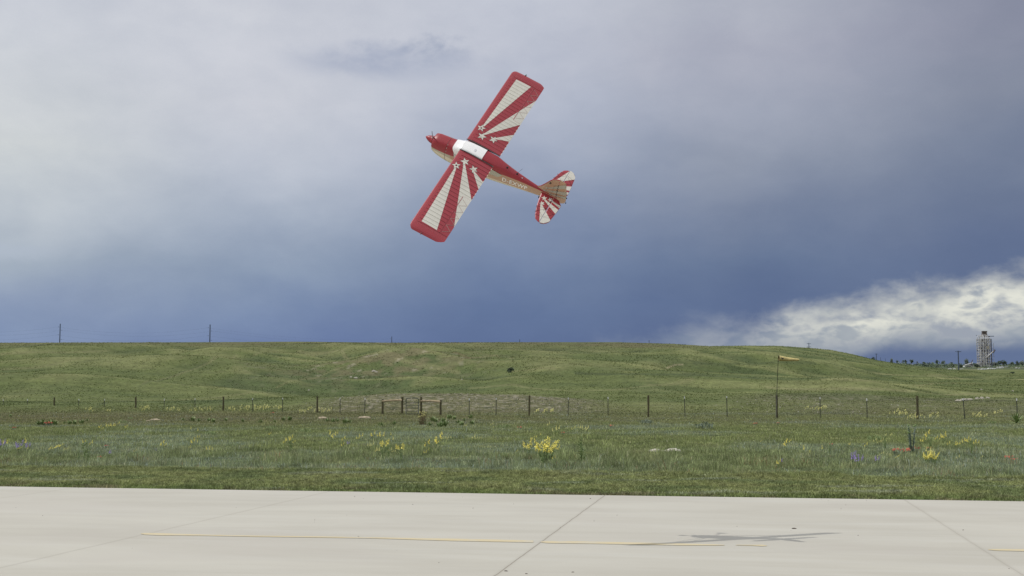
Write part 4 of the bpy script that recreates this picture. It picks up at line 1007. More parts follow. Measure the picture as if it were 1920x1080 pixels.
def spike_plant(kind, h, nsp, fl, lean=0.0, nleaf=10, bl=.022):
    # returns (foliage MB, list of flower MBs)
    g = MB(); fls = []
    for k in range(nsp):
        a = random.uniform(0, 6.28); sp = (0 if nsp == 1 else .25*h*random.uniform(.3, 1)); hh = h*random.uniform(.72, 1.0)
        bx, by = .03*math.cos(a), .03*math.sin(a)
        top = Vector((bx+sp*math.cos(a)+lean*hh, by+sp*math.sin(a), hh)); mid = Vector((bx+sp*.4*math.cos(a)+lean*hh*.3, by+sp*.4*math.sin(a), hh*.55))
        g.tube([(bx, by, -.02), mid, top], [.006, .005, .003], 4)
        for j in range(nleaf):
            t = random.uniform(.05, .75); p = Vector((bx, by, 0)).lerp(mid, min(1, t*1.8)) if t < .55 else mid.lerp(top, (t-.55)/.45)
            leaf(g, p, random.uniform(0, 6.28), random.uniform(.05, .11)*(1.2-t), .018, random.uniform(.3, 1.1))
        m_ = MB(); n = int(9*fl/ .4)+4
        for j in range(n):
            t = 1-fl*j/n; p = mid.lerp(top, max(0, (t-.55)/.45)) if t > .55 else Vector((bx, by, 0)).lerp(mid, t/.55)
            blossoms(m_, p+Vector((random.uniform(-1, 1), random.uniform(-1, 1), 0))*.016*(1-(t-.5)), bl*(1.15-.5*(t-.5)), 3)
        fls.append(m_)
    return g, fls
PROTO = {}
def plant(kind, px, py, hpx, label, cat, group, idx=None, flip=None):
    p = on_flat(px, py); hm = hpx*p.y/F_PX
    k = (kind, idx if idx is not None else random.randrange(4))
    if k not in PROTO: PROTO[k] = make_proto(*k); o = PROTO[k]; first = True
    else: o = copy_tree(PROTO[k]); first = False
    o.location = p-Vector((0, 0, .0)); s = hm*1.22; o.scale = (s, s, s); o.rotation_euler = (0, 0, random.uniform(-.6, .6)+(math.pi if flip else 0))
    tag(o, label, cat, group); return o
def on_flat(px, py):
    return on_terrain(px, py)
def make_proto(kind, i):                                      # every prototype is one unit tall
    random.seed(hash_(kind)+i); h = 1.0
    if kind in ('yellow', 'yellow_dense', 'pale', 'purple', 'lean'):
        nm = {'yellow': 'yellow_wildflower', 'yellow_dense': 'yellow_wildflower', 'pale': 'yellow_wildflower', 'lean': 'yellow_wildflower', 'purple': 'purple_wildflower'}[kind]
        nsp = {'yellow': (1, 2, 3, 2)[i], 'yellow_dense': 8, 'pale': 2, 'lean': 2, 'purple': 3}[kind]
        r = empty(nm); g = MB(); fl = .42 if kind != 'purple' else .5
        for k in range(nsp):
            a = 6.283*k/nsp+random.uniform(-.5, .5); sp = 0 if nsp == 1 else random.uniform(.10, .30)*(1.5 if kind == 'yellow_dense' else 1); hh = 1.0 if k == 0 else random.uniform(.62, .97)
            ln = (.75 if kind == 'lean' else random.uniform(-.08, .08)); b0 = Vector((.05*math.cos(a), .05*math.sin(a), -.03))
            if kind == 'lean': hh *= .75
            top = Vector((sp*math.cos(a)+ln, sp*math.sin(a), hh)); mid = b0.lerp(top, .55)+Vector((-ln*.15, 0, .03))
            g.tube([b0, mid, top], [.013, .011, .007], 4)
            for j in range(9): t = random.uniform(.02, .75); leaf(g, b0.lerp(mid, t/.75), random.uniform(0, 6.28), random.uniform(.12, .26), .045, random.uniform(.3, 1.2))
            m_ = MB(); n = 15 if kind != 'yellow_dense' else 11
            for j in range(n):
                t = 1-fl*j/n; p = mid.lerp(top, max(0, (t-.55)/.45))
                blossoms(m_, p+Vector((random.uniform(-1, 1), random.uniform(-1, 1), 0))*.05*(.35+j/n), .056*(.65+.5*j/n), 3)
            m_.obj('flower_spike', M['purple'] if kind == 'purple' else M['pale_yellow'] if kind == 'pale' else M['yellow'], r)
        g.obj('stems', M['leaf_mid'] if kind != 'yellow_dense' else M['leaf_dark'], r); return r
    if kind == 'far_yellow':                                  # seen only as a few specks
        m_ = MB()
        for k in range((1, 2, 3, 2)[i]):
            x = random.uniform(-.35, .35) if k else 0; hh = random.uniform(.7, 1); m_.tube([(x*.4, 0, -.05), (x, 0, hh)], .02, 3, 0)
            for j in range(7): blossoms(m_, (x, 0, hh-.06*j), .10, 2, 1)
        return m_.obj('yellow_wildflower', [M['leaf_mid'], M['pale_yellow']])
    if kind == 'orange':
        r = empty('orange_red_wildflower'); g = MB()
        for k in range(9):
            a = random.uniform(0, 6.28); q = random.uniform(0, .8); hh = random.uniform(.7, 1); p = Vector((q*math.cos(a)*1.3, q*math.sin(a), hh)); g.tube([(p.x*.4, p.y*.4, -.05), p], .025, 4)
            for j in range(3): leaf(g, (p.x*.6, p.y*.6, hh*.4), random.uniform(0, 6.28), .3, .08, .8)
            m_ = MB(); blossoms(m_, p, .14, 7); m_.obj('blossom', M['orange'], r)
        g.obj('stems', M['leaf_sage'], r); return r
    if kind in ('leafy', 'clump_dark', 'sage'):
        m_ = MB(); n = {'leafy': 20, 'clump_dark': 130, 'sage': 170}[kind]
        for j in range(n):
            a = random.uniform(0, 6.28)
            if kind == 'leafy': leaf(m_, (random.uniform(-.25, .25), random.uniform(-.2, .2), 0), a, random.uniform(.6, 1.1), random.uniform(.16, .26), random.uniform(.5, 1.35), droop=.15)
            else:
                q = random.uniform(0, 1)**.6; b0 = (q*.85*math.cos(a), q*.6*math.sin(a), random.uniform(0, .62)*(1-.6*q)); leaf(m_, b0, random.uniform(0, 6.28), random.uniform(.25, .5), .055, random.uniform(.3, 1.4))
        return m_.obj({'leafy': 'leafy_plant', 'clump_dark': 'low_bush', 'sage': 'sage_bush'}[kind], M['leaf_sage'] if kind == 'sage' else M['leaf_dark'])
    if kind == 'spiky':
        m_ = MB()
        for j in range(26): leaf(m_, (0, 0, .05), random.uniform(0, 6.28), random.uniform(.7, 1.2), .10, random.uniform(.05, 1.3), droop=.1)
        return m_.obj('spiky_plant', M['leaf_dark'])
    if kind == 'stalk':
        m_ = MB()
        for j in range(3):
            b0 = Vector((random.uniform(-.05, .05), 0, -.03)); t = Vector((random.uniform(-.25, .25), random.uniform(-.1, .1), random.uniform(.75, 1))); m_.tube([b0, b0.lerp(t, .5)+Vector((.03, 0, 0)), t], [.016, .013, .008], 4)
            for k in range(14): leaf(m_, b0.lerp(t, random.uniform(.1, .9)), random.uniform(0, 6.28), random.uniform(.10, .24), .05, random.uniform(.2, 1.2))
        return m_.obj('leafy_weed', M['leaf_dark'])
    if kind == 'reeds':
        m_ = MB()
        for j in range(24):
            x, y = random.uniform(-.32, .32), random.uniform(-.2, .2); hh = random.uniform(.6, 1); m_.tube([(x*.7, y, -.03), (x, y, hh)], [.016, .012], 4, 0); blossoms(m_, (x, y, hh), .05, 4, 1)
            leaf(m_, (x, y, .1), random.uniform(0, 6.28), .4, .05, 1.0, 2)
        return m_.obj('tall_weed_clump', [M['stem_brown'], M['pale_yellow'], M['leaf_dark']])
    if kind == 'thistle':
        r = empty('thistle'); g = MB()
        for j in range(7):
            a = random.uniform(0, 6.28); q = random.uniform(.05, .3); hh = random.uniform(.65, 1); t = Vector((q*math.cos(a), q*math.sin(a), hh)); b0 = Vector((t.x*.2, t.y*.2, -.02)); g.tube([b0, b0.lerp(t, .5), t], [.014, .012, .009], 4)
            for k in range(14): leaf(g, b0.lerp(t, random.uniform(.08, .9)), random.uniform(0, 6.28), random.uniform(.1, .2), .045, random.uniform(.1, 1))
            MB().tube([t-Vector((0, 0, .02)), t+Vector((0, 0, .01)), t+Vector((0, 0, .035))], [.018, .032, .022], 7).obj('flower_head', M['leaf_dark'], r)
        g.obj('stems', M['leaf_sage'], r); return r
def hash_(s): return sum(ord(c)*(i+3) for i, c in enumerate(s))
Y = 'yellow wildflowers in the meadow'
ORD = ('leftmost', 'second from left', 'third from left', 'fourth from left', 'fifth from left', 'sixth from left', 'seventh from left', 'eighth from left', 'ninth from left', 'tenth from left', 'eleventh from left', 'twelfth from left', 'rightmost')
def nth(label, v, vals):
    i = sorted(vals).index(v); w = 'rightmost' if i == len(vals)-1 else ORD[i]
    new = label+', '+w
    return new if len(new.replace('-', ' ').split()) <= 16 else label
def cl(label, kind, pts, cat='wildflower', group=Y):
    for t in pts:
        k = kind
        if len(pts) > 1: plant(k, t[0], t[1], t[2], nth(label, t[0], [q[0] for q in pts]), cat, group); continue
        if len(t) == 4: k = t[3]
        plant(k, t[0], t[1], t[2], label, cat, group)
cl('yellow flower spike in the loose row beyond and right of the bright red patch', 'yellow', [(187,807,9),(192,808,6),(198,808,12),(205,807,11),(211,807,11),(215,806,10)])
cl('single yellow flower spike just right of the loose far-left row', 'yellow', [(222,800,8),(236,806,8)])
cl('yellow flower spike among the purple flowers at the left edge of the photograph', 'yellow', [(10,842,14),(46,843,17),(51,849,11)])
cl('yellow flower stem leaning over to the left, between purple spikes at the left edge', 'lean', [(31,849,13)])
cl('yellow flower leaning right in the left part of the meadow before the dark leafy weed', 'lean', [(88,850,15),(98,848,17),(117,848,9)])
cl('yellow flower topping the dark leafy weed at the left of the meadow', 'yellow', [(153,842,14),(158,836,10),(170,840,12)])
cl('faint yellow flower low in the grass right of the dark leafy weed', 'pale', [(253,852,9),(289,858,6),(319,823,6)])
cl('yellow flower in the small loose patch left of the first thick meadow clump', 'yellow', [(303,843,15),(309,841,9),(355,845,8),(361,838,14),(369,838,11),(372,826,8),(357,811,9),(370,815,10),(390,852,12),(397,851,10)], )
cl('yellow flower spike in the patch left of the single purple bloom', 'yellow', [(506,820,8),(533,836,9),(540,836,14),(545,832,14),(551,836,9)])
cl('yellow flower spike in the upright pair beside the single purple bloom', 'yellow', [(617,827,17),(625,829,16),(622,824,10),(632,822,11),(643,833,13),(642,842,10)])
cl('yellow flower spike in the broken row below the gate', 'yellow', [(671,829,9),(677,827,12),(699,827,16),(709,825,13),(716,829,15),(714,838,9),(732,823,10),(736,832,11)])
cl('tall yellow flower spike rising from the dark weeds below the gate', 'yellow', [(720,855,24),(723,848,20)])
cl('yellow flower spike with a leaning stem right of the dark weeds below the gate', 'yellow', [(749,858,22),(752,857,19)])
cl('small yellow flower low among the weeds below the gate', 'pale', [(691,845,11),(698,842,11),(708,856,14),(706,852,9),(732,850,9),(735,853,7),(740,852,7)])
cl('tall thin yellow flower spike standing alone right of the gate flowers', 'yellow', [(820,846,30),(815,838,15),(799,848,20),(824,834,8)])
cl('short bright yellow flower at the foot of the tall thin spike', 'yellow', [(797,856,9),(801,853,11)])
cl('yellow flower in the small group right of the tall thin spike', 'pale', [(834,830,10),(838,830,8),(843,829,10),(888,829,12),(893,828,8),(872,806,9),(922,802,8),(924,806,6),(901,828,8),(943,832,5)])
cl('yellow flower spike left of the dense yellow clump in the middle', 'yellow', [(989,856,28),(994,848,14),(997,830,8),(1004,826,8),(1013,822,9),(969,851,7)])
cl('large dense clump of yellow flowers in the middle of the meadow', 'yellow_dense', [(1020,868,40)])
cl('dense yellow flower clump overlapping the right side of the largest one', 'yellow_dense', [(1031,864,32)])
cl('yellow flower spike on the right edge of the dense middle clump', 'yellow', [(1008,858,24),(1046,850,13),(1038,868,12)])
cl('yellow flower in the far row above the dense middle clump', 'pale', [(1040,815,14),(1046,814,13),(1075,812,12),(1086,812,13),(1090,809,10),(1095,812,11),(1101,814,13),(1028,803,10)])
cl('yellow flower spike at the left of the right-hand meadow flowers', 'yellow', [(1472,845,19),(1481,834,9),(1427,832,6)])
cl('upright yellow flower spike left of the purple clump', 'yellow', [(1506,856,17),(1518,854,8),(1541,850,12),(1460,878,14),(1593,838,7),(1623,844,12)])
cl('yellow flower in the loose patch below the round dark bush', 'pale', [(1641,832,9),(1647,834,7),(1654,834,10),(1661,822,8),(1671,821,8),(1648,860,8),(1655,858,9),(1669,860,8),(1685,846,7)])
cl('bright yellow flower stem leaning right beside the left red bloom', 'lean', [(1676,863,11)])
cl('yellow flower spike in the tall row right of the thistle', 'yellow', [(1729,834,11),(1735,832,10),(1738,828,19),(1755,830,11),(1763,829,10),(1769,830,17),(1772,826,9)])
cl('yellow flower spike in the low row at the far right of the meadow flowers', 'yellow', [(1778,840,11),(1792,844,13),(1798,840,10),(1804,838,12),(1813,836,15),(1817,836,12),(1827,838,12),(1833,838,10)])
cl('dense yellow flower clump at the right of the meadow, below the second red bloom', 'yellow_dense', [(1739,872,22)])
cl('dense yellow flower clump at the right of the meadow, furthest right of the pair', 'yellow_dense', [(1751,872,21)])
cl('pale yellow flower spike leaning above the dense right-hand pair of clumps', 'pale', [(1741,862,20),(1747,858,13),(1797,864,9),(1770,868,6),(1841,862,7)])
R_ = 'orange-red wildflowers in the meadow'
def org(px, py, h, lab): plant('orange', px, py, h, lab, 'wildflower', R_)
org(85,800,7,'bright red blossom patch near the left edge, below the dark leafy plants'); org(93,800,7,'right half of the bright red blossom patch near the left edge')
org(25,807,5,'faint red bloom at the left edge, left of the bright red patch'); org(198,841,5,'small red bloom in the grass right of the dark leafy weed'); org(185,862,5,'tiny orange bloom at the edge of the tall grass, far left')
org(1678,855,11,'orange-red bloom, left of the pair below the thistle'); org(1702,854,10,'orange-red bloom, left half of the wide patch at the foot of the thistle'); org(1712,852,11,'orange-red bloom, right half of the wide patch at the foot of the thistle')
org(1742,846,6,'small red bloom among the yellow flowers at the right'); org(1560,837,4,'faint red bloom left of the round dark bush'); org(1891,866,9,'orange bloom near the right edge of the photograph'); org(1901,868,7,'small orange bloom at the right edge, rightmost of all')
org(1416,799,5,'faint red bloom in the far grass left of the wind sock post'); org(1458,797,4,'faint red bloom below the wind sock post'); org(1145,803,5,'faint red bloom in the far grass right of the middle'); org(1057,815,4,'tiny red bloom above the dense middle clump'); org(976,806,5,'small red bloom beside a yellow flower left of the dense middle clump'); org(511,778,4,'tiny red bloom near the fence left of the gate')
P_ = 'purple wildflowers in the meadow'
def pur(px, py, h, lab): plant('purple', px, py, h, lab, 'wildflower', P_)
pur(3,848,20,'purple flower spike at the left edge of the photograph'); pur(36,849,20,'pale purple flower spike, second from the left edge'); pur(52,849,16,'thin pale purple spike, third from the left edge'); pur(206,856,10,'faint purple flower right of the dark leafy weed')
pur(653,839,10,'single purple bloom left of the flowers below the gate'); pur(1601,875,24,'tallest purple flower spike in the clump at the right'); pur(1607,877,20,'purple flower spike in the middle of the right-hand purple clump'); pur(1613,877,20,'purple flower spike on the right of the right-hand purple clump'); pur(1645,874,16,'lone purple spike right of the purple clump'); pur(1466,872,10,'small purple bloom left of the upright yellow spike'); pur(293,849,7,'faint purple flower beside the small loose yellow patch')
# band of small yellow flowers along the fence
random.seed(21)
for a, b, y0, y1, n in ((158,216,767,772,6),(256,280,765,770,7),(310,400,766,773,14),(428,480,764,770,16),(484,530,764,768,14),(556,636,766,775,14),(1000,1040,771,774,9),(1505,1550,765,769,12),(1652,1712,772,780,11),(1700,1766,776,785,15),(1824,1852,774,782,12),(1866,1880,773,777,4)):
    sec = 'left of the gate' if b < 700 else 'right of the gate' if b < 1100 else 'near the right fence posts'
    for k in range(n):
        plant('far_yellow', random.uniform(a, b), random.uniform(y0, y1)+4, random.uniform(6, 9), 'small yellow flower along the wire fence, '+sec, 'wildflower', 'small yellow flowers along the fence')
# leafy plants, bushes and weeds
W_ = 'dark leafy plants in the far meadow'
for px, py, h in ((72,797,9),(80,797,12),(88,797,9),(95,797,12),(103,797,10),(20,782,6)): plant('leafy', px, py, h, nth('dark leafy plant in the row above the red blossom patch', px, [72, 80, 88, 95, 103, 20]), 'plant', W_)
for px, py, h in ((122,795,6),(130,796,8),(140,796,9),(152,795,9),(163,790,6)): plant('leafy', px, py, h, nth('dark leafy plant in the row right of the red blossom patch', px, [122, 130, 140, 152, 163]), 'plant', W_)
for px, py, h in ((343,789,6),(362,790,10),(372,791,8),(392,791,9),(400,792,8),(424,790,7),(455,791,6),(488,793,8),(515,793,6),(532,789,8),(543,789,9)): plant('leafy', px, py, h, nth('green leafy plant in the long row left of the gate', px, [343, 362, 372, 392, 400, 424, 455, 488, 515, 532, 543]), 'plant', W_)
for px, py, h in ((614,791,8),(624,792,8),(633,791,7),(648,794,10),(656,793,8),(713,799,9),(717,801,6),(740,796,8),(722,785,3),(700,788,4)): plant('leafy', px, py, h, nth('green leafy plant between the pale burrow mounds and the gate', px, [614, 624, 633, 648, 656, 713, 717, 740, 722, 700]), 'plant', W_)
for px, py, h in ((806,799,9),(812,790,10),(818,792,9),(824,801,11),(832,800,13),(842,786,9),(852,787,8),(860,794,8),(870,790,7),(884,785,10),(886,796,9),(866,798,9),(830,791,8)): plant('leafy', px, py, h, nth('green leafy plant in the thicket right of the gate', px, [806, 812, 818, 824, 832, 842, 852, 860, 870, 884, 886, 866, 830]), 'plant', W_)
plant('reeds', 793, 797, 20, 'clump of tall brown weeds with pale tips in front of the gate post', 'plant', W_)
for px, py, h, lab in ((230,794,9,'rounded green clump left of the long row of leafy plants'),(245,786,6,'small dark clump above the rounded green one'),(509,806,11,'dark grassy tuft in the meadow left of the burrow mounds'),(572,812,12,'dark upright tuft left of the flowers below the gate'),(947,803,12,'dark green tuft right of the gate thicket'),(1213,795,12,'dull green bush in front of a wooden fence post'),(1322,805,18,'round grey-green bush in the right half of the far meadow'),(1640,827,15,'round dark green bush above the right-hand flowers'),(1860,795,9,'small round dark bush near the right end of the fence'),(1480,788,6,'small dark plant right of the wind sock post'),(1137,796,6,'tiny dark plant in the far grass'),(395,816,12,'dull green tuft in the left meadow'),(1502,760,4,'small dark bush on the bank beyond the wind sock')):
    plant('sage' if px in (1322, 1213) else 'clump_dark', px, py, h, lab, 'plant', 'bushes and tufts in the meadow', idx=0 if px % 2 else 1)
plant('spiky', 1906, 795, 22, 'spiky dark plant spreading around the rightmost fence post', 'plant', 'bushes and tufts in the meadow')
plant('thistle', 1710, 852, 46, 'tall grey-green thistle with round heads right of the round dark bush', 'thistle', None)
for px, py, h, lab in ((158,868,36,'tall dark leafy weed at the left of the meadow, carrying yellow flowers'),(164,870,28,'dark leafy weed leaning against the tallest one at the left'),(148,866,22,'shorter dark weed at the foot of the tallest one at the left'),(1090,867,44,'tall dark weed right of the dense middle clump'),(1096,868,26,'short dark weed beside the tall one right of the middle clump'),(728,862,24,'dark weed below the gate flowers'),(752,866,22,'dark leaning weed right of the gate flowers'),(718,862,18,'low dark weed left of the gate flowers'),(1018,872,26,'dark stems under the dense middle clump'),(1610,880,22,'dark stems under the purple clump'),(1660,846,26,'dark weed below the round bush'),(1745,846,26,'dark weed behind the right-hand red bloom'),(1822,852,24,'dark weed under the low yellow row'),(1556,852,18,'dark weed left of the purple clump'),(806,852,18,'dark weed at the foot of the tall thin yellow spike'),(545,850,24,'dark weed under the yellow patch left of the purple bloom')):
    plant('stalk', px, py, h, lab, 'weed', 'dark weeds standing in the meadow')
# ------------------------------------------------------------------ stones and burrow mounds
def rock_mesh(name, sx, sy, sz, material, n=10, seed=0):
    random.seed(seed); mb = MB(); rows = 4; V = [(0, 0, sz)]
    for k in range(1, rows+1):
        q = k/rows
        for i in range(n):
            a = 6.283*i/n; r = math.sin(q*math.pi/2)*random.uniform(.82, 1.12); V.append((sx*r*math.cos(a), sy*r*math.sin(a), sz*math.cos(q*math.pi/2)*random.uniform(.75, 1.15)-(.03 if k == rows else 0)))
    F = [(0, 1+i, 1+(i+1) % n) for i in range(n)]+[(1+k*n+i, 1+(k+1)*n+i, 1+(k+1)*n+(i+1) % n, 1+k*n+(i+1) % n) for k in range(rows-1) for i in range(n)]
    return mb.add(V, F).obj(name, material)
def rock(px, py, wpx, hpx, lab, cat='rock', m_='rock', name='flat_rock', seed=0, group=None):
    p = on_terrain(px, py); s = p.y/F_PX; o = rock_mesh(name, wpx*s/2, wpx*s/2*(1.0 if p.y > 60 else .9), hpx*s, M[m_], seed=seed); o.location = p; tag(o, lab, cat, group)
rock(1229, 847, 30, 5.5, 'pale flat stone lying in the meadow grass, left of a pair', m_='slab', seed=1, group='pair of pale stones in the meadow'); rock(1261, 847, 34, 6.5, 'pale flat stone lying in the meadow grass, right of a pair', m_='slab', seed=2, group='pair of pale stones in the meadow')
rock(605, 785, 18, 4, 'pale burrow mound left of the gate, nearer the long row of plants', 'mound', 'dirt', 'burrow_mound', 3); rock(683, 784.5, 28, 4.5, 'pale burrow mound closest to the gate', 'mound', 'dirt', 'burrow_mound', 4); rock(291, 788, 20, 3, 'small pale mound in the left far meadow', 'mound', 'dirt', 'burrow_mound', 5); rock(278, 790, 12, 2, 'thin pale stone patch beside the small left mound', 'mound', 'dirt', 'burrow_mound', 6)
for i, (px, py, w, h, lab) in enumerate(((1797,753,13,4,'grey outcrop stone at the left end of the rocky ledge on the right slope'),(1808,751,16,4,'long pale ledge stone behind a fence post on the right'),(1818,750,14,3,'pale ledge stone right of the longest one'),(1832,749,8,4,'small upright stone in the middle of the rocky ledge'),(1841,748,9,4,'grey stone in the right part of the rocky ledge'),(1852,747,8,3,'small stone at the right end of the rocky ledge'),(1840,731,5,2,'tiny white stone on the slope above the rocky ledge'),(1899,734,5,2,'tiny white stone on the right slope near the edge'),(701,697,9,3,'upper white stone patch on the stony spur'),(706,698,6,2,'small white stone beside the upper patch on the spur'),(667,710,9,3,'right-hand white stone of the lower patch on the spur'),(658,708,6,2,'left-hand white stone of the lower patch on the spur'),(579,733,4,2,'lone white stone on the lower left slope'),(866,713,3,2,'lone white stone on the slope above the gate'))):
    rock(px, py, w, h, lab, seed=10+i, group='pale stones on the hillside')
def rubble():
    n = 1500; x = rng.uniform(-24, 13, n); y = rng.uniform(118, 150, n); mk = sst(x, -24, -12)*(1-sst(x, 2, 13))*np.clip(.35+1.5*fbm(x/2, y/4, 3), 0, 1); k = rng.uniform(0, 1, n) < mk; x, y = x[k], y[k]
    m2 = 500; x2 = rng.uniform(21, 40, m2); y2 = rng.uniform(112, 140, m2); k = rng.uniform(0, 1, m2) < np.clip(.2+1.6*fbm(x2/2.5, y2/5, 3), 0, 1); x = np.concatenate([x, x2[k]]); y = np.concatenate([y, y2[k]])
    z = terrain(x, y); mb = MB()
    for a, b, c in zip(x, y, z):
        s = random.uniform(.03, .085); r = random.uniform(0, 3)
        mb.box((a, b, c+s*.2), (s*2.2, s*1.6, s*1.1), 0, rz=r, taper=.6)
    o = mb.obj('rubble', M['rock']); tag(o, 'scattered pale stones and clods covering the bank behind the gate', 'rubble', kind='stuff')
random.seed(3); rubble()

# ------------------------------------------------------------------ power line on the skyline, far poles
def power_pole(px, ptop, dist, label, arms=1, r=.17, grp='power poles along the skyline', base=None, name='power_pole'):
    zt = z_at(ptop, dist); x = x_at(px, dist, zt); z = gz(x, dist) if base is None else base
    o = empty(name, (x, dist, z)); tag(o, label, 'power pole', grp); h = zt-z
    MB().tube([(0, 0, -.5), (0, 0, h)], [r*1.25, r*.8], 8).obj('pole', M['pole'], o)
    for k in range(arms):
        w = 1.25; MB().box((0, -.2, h-.5-1.5*k*1.4), (w*2, .16, .18)).obj('cross_arm', M['pole'], o)
        for s in (-1, -.45, .45, 1): MB().tube([(s*w*.95, -.2, h-.41-2.1*k), (s*w*.95, -.2, h-.12-2.1*k)], .07, 5).obj('insulator', M['glass_far'], o)
    return o, h
pp = []
for px, pt, d, ar, r, lab in ((113,607,700,0,.30,'tall single power pole on the skyline at the far left'),(394,608.5,700,0,.32,'tall single power pole on the skyline, second from the left'),(734.5,631,1000,0,.3,'short-looking power pole on the skyline above the gate'),(974.5,636,1300,0,.34,'faint power pole on the skyline right of the middle'),(1217,638.5,1500,1,.36,'tiny power pole on the skyline below the cloud bank'),(1516.5,643,800,2,.2,'power pole with two cross arms on the crest above the wind sock'),(1643,663,1150,1,.3,'faint power pole beside the dark round tree right of the hill'),(1651,670,1300,0,.2,'thin mast right of the dark round tree'),(1660,672,1350,0,.2,'thinner mast, second right of the dark round tree')):
    o, h = power_pole(px, pt, d, lab, ar, r); pp.append((o, h))
    if ar == 0 and px < 800:
        for k, zz in enumerate((.8, 2.6, 5.2, 7.8)):
            s = 1 if k % 2 else -1; MB().box((s*.9, 0, h-zz-1), (.7, .16, .16)).obj('insulator_arm', M['pole'], o)
power_pole(1796.5, 657.5, 560, 'dark power pole with a wide cross arm standing left of the steel tower', 1, .26)
# cables between the skyline poles
def cable():
    r = empty('power_cables'); tag(r, 'thin sagging power cables strung between the skyline poles at the left', 'power cable')
    P = [o.location+Vector((0, 0, h)) for o, h in pp[:4]]
    P = [P[0]+(P[0]-P[1])]+P
    for k, zz in enumerate((1.8, 3.6, 6.2, 8.8)):
        for a, b in zip(P[:-1], P[1:]):
            s = 1.5 if k % 2 else -1.5
            pts = [a.lerp(b, t/12)+Vector((s, 0, -zz-3.2*4*(t/12)*(1-t/12))) for t in range(13)]
            MB().tube(pts, .017, 3, cap=False).obj('cable', M['pole'], r)
cable()
# ------------------------------------------------------------------ trees
M['crown_a'] = mat('dull_green_foliage', (0.075, 0.11, 0.055), 0.8, var=0.5, scale=.5); M['crown_b'] = mat('dark_green_foliage', (0.045, 0.075, 0.04), 0.8, var=0.5, scale=.5); M['crown_c'] = mat('grey_green_foliage', (0.12, 0.15, 0.11), 0.8, var=0.4, scale=.5)
def tree(px, pbase, hpx, wpx, dist, mt, label, cat='tree', name='tree', group='trees on the far skyline', seed=0, lobes=6, z=None):
    random.seed(seed*7+3); s = dist/F_PX; H = hpx*s; W = wpx*s; x = x_at(px, dist, z_at(pbase, dist))
    zg = gz(x, dist) if z is None else z; zb_ = z_at(pbase, dist); H = max(H, 1.0)
    o = empty(name, (x, dist, zg)); tag(o, label, cat, group)
    lift = max(0.0, zb_-zg)
    th = lift+H*.45; tr = MB().tube([(0, 0, -.3), (W*.02, 0, th*.5), (0, 0, th)], [W*.05+.05, W*.04+.04, W*.02+.02], 7)
    for k in range(4): a = random.uniform(0, 6.28); tr.tube([(0, 0, th*random.uniform(.5, .9)), (W*.3*math.cos(a), W*.2*math.sin(a), lift+H*random.uniform(.5, .8))], [W*.02+.03, W*.008+.02], 5)
    tr.obj('trunk', M['bark'], o)
    mb = MB(); L_ = []
    for k in range(lobes): a = random.uniform(0, 6.28); q = random.uniform(.1, .32); L_.append((Vector((W*q*math.cos(a), W*q*math.sin(a)*.8, lift+H*random.uniform(.16, .76))), random.uniform(.18, .30)))
    for c, r in L_:
        for j in range(85):
            d = Vector((random.gauss(0, 1), random.gauss(0, 1), random.gauss(0, 1))).normalized()*random.uniform(.55, 1.08); p = c+Vector((d.x*W*r, d.y*W*r, d.z*H*r)); q = random.uniform(.035, .075)*(W+H)*.5
            u = Vector((random.gauss(0, 1), random.gauss(0, 1), random.gauss(0, 1))).normalized()*q; v = u.orthogonal().normalized()*q*.7
            mb.add([p-u, p-v, p+u, p+v], [(0, 1, 2, 3)])
    mb.obj('crown', mt, o); return o
# ground-level rows on the far plateau (distance, base row in pixels)
tree(957, 699.5, 9, 15, on_terrain(957, 699).y, M['crown_b'], 'lone dark round bush halfway up the hillside', 'bush', 'hillside_bush', None, 1, 8, z=on_terrain(957, 699).z)
ta, tb, tc_ = M['crown_a'], M['crown_b'], M['crown_c']
for i, (px, pb, h, w, d, mt, lab) in enumerate((
    (1638,677,9,9,1100,tb,'dark round tree where the hill meets the far plateau'),(1671,681,10,9,1500,tc_,'pale thin tree, first in the far skyline row'),(1681.5,680.5,6,7,1500,ta,'small tree, second in the far skyline row'),
    (1693,681,6,7,1500,ta,'low tree left of the white shed'),(1698,681,7,7,1500,tb,'low dark tree just left of the white shed'),(1708.5,681,10,9,1500,ta,'taller forked tree behind the white shed'),(1719.5,682,4.5,5,1500,tc_,'tiny tree right of the white shed'),
    (1733,683,5,10,1500,ta,'low wide tree halfway along the far skyline row'),(1757,682.5,9,8,1550,tb,'left one of the upright pair of trees on the skyline'),(1768.5,682.5,8.5,9,1550,ta,'right one of the upright pair of trees on the skyline'),(1784,682,3.5,6,1550,ta,'tiny tree on the pale skyline left of the dark pole'),
    (1811,690,14,11,1300,tc_,'tree behind the plant machinery left of the steel tower'),(1880.5,694,14,17,1100,tb,'large dark tree right of the steel tower'),(1897,695,10,13,1150,ta,'tree second to the right of the steel tower'),(1907,695,11,9,1150,tb,'narrow tree third to the right of the steel tower'),(1917,694,12,12,1150,tc_,'pale tree at the right edge of the photograph'),
    (1734,690,6,13,950,tb,'dark low bush on the edge of the plateau'),(1748,691,6,11,1000,ta,'low bush right of the dark one on the plateau edge'),(1757,691,6,10,1020,tc_,'greyish bush in the middle of the plateau thicket'),(1770,691,6,8,1040,tb,'dark bush in the plateau thicket left of the pole'),(1786,690,8,12,1040,ta,'broad bush behind the dark pole'),(1802,692,8,10,900,tb,'bush between the pole and the machinery'),
    (1832,693,10,15,900,tb,'dark bush at the left foot of the steel tower'),(1867,694,9,14,1150,tc_,'pale green mound-shaped bush right of the tower foot'),(1898,701,5,10,560,tb,'small dark bush at the plateau edge near the right border'))):
    tree(px, pb, h, w, d, mt, lab, seed=i+5, lobes=5 if w < 8 else 7)
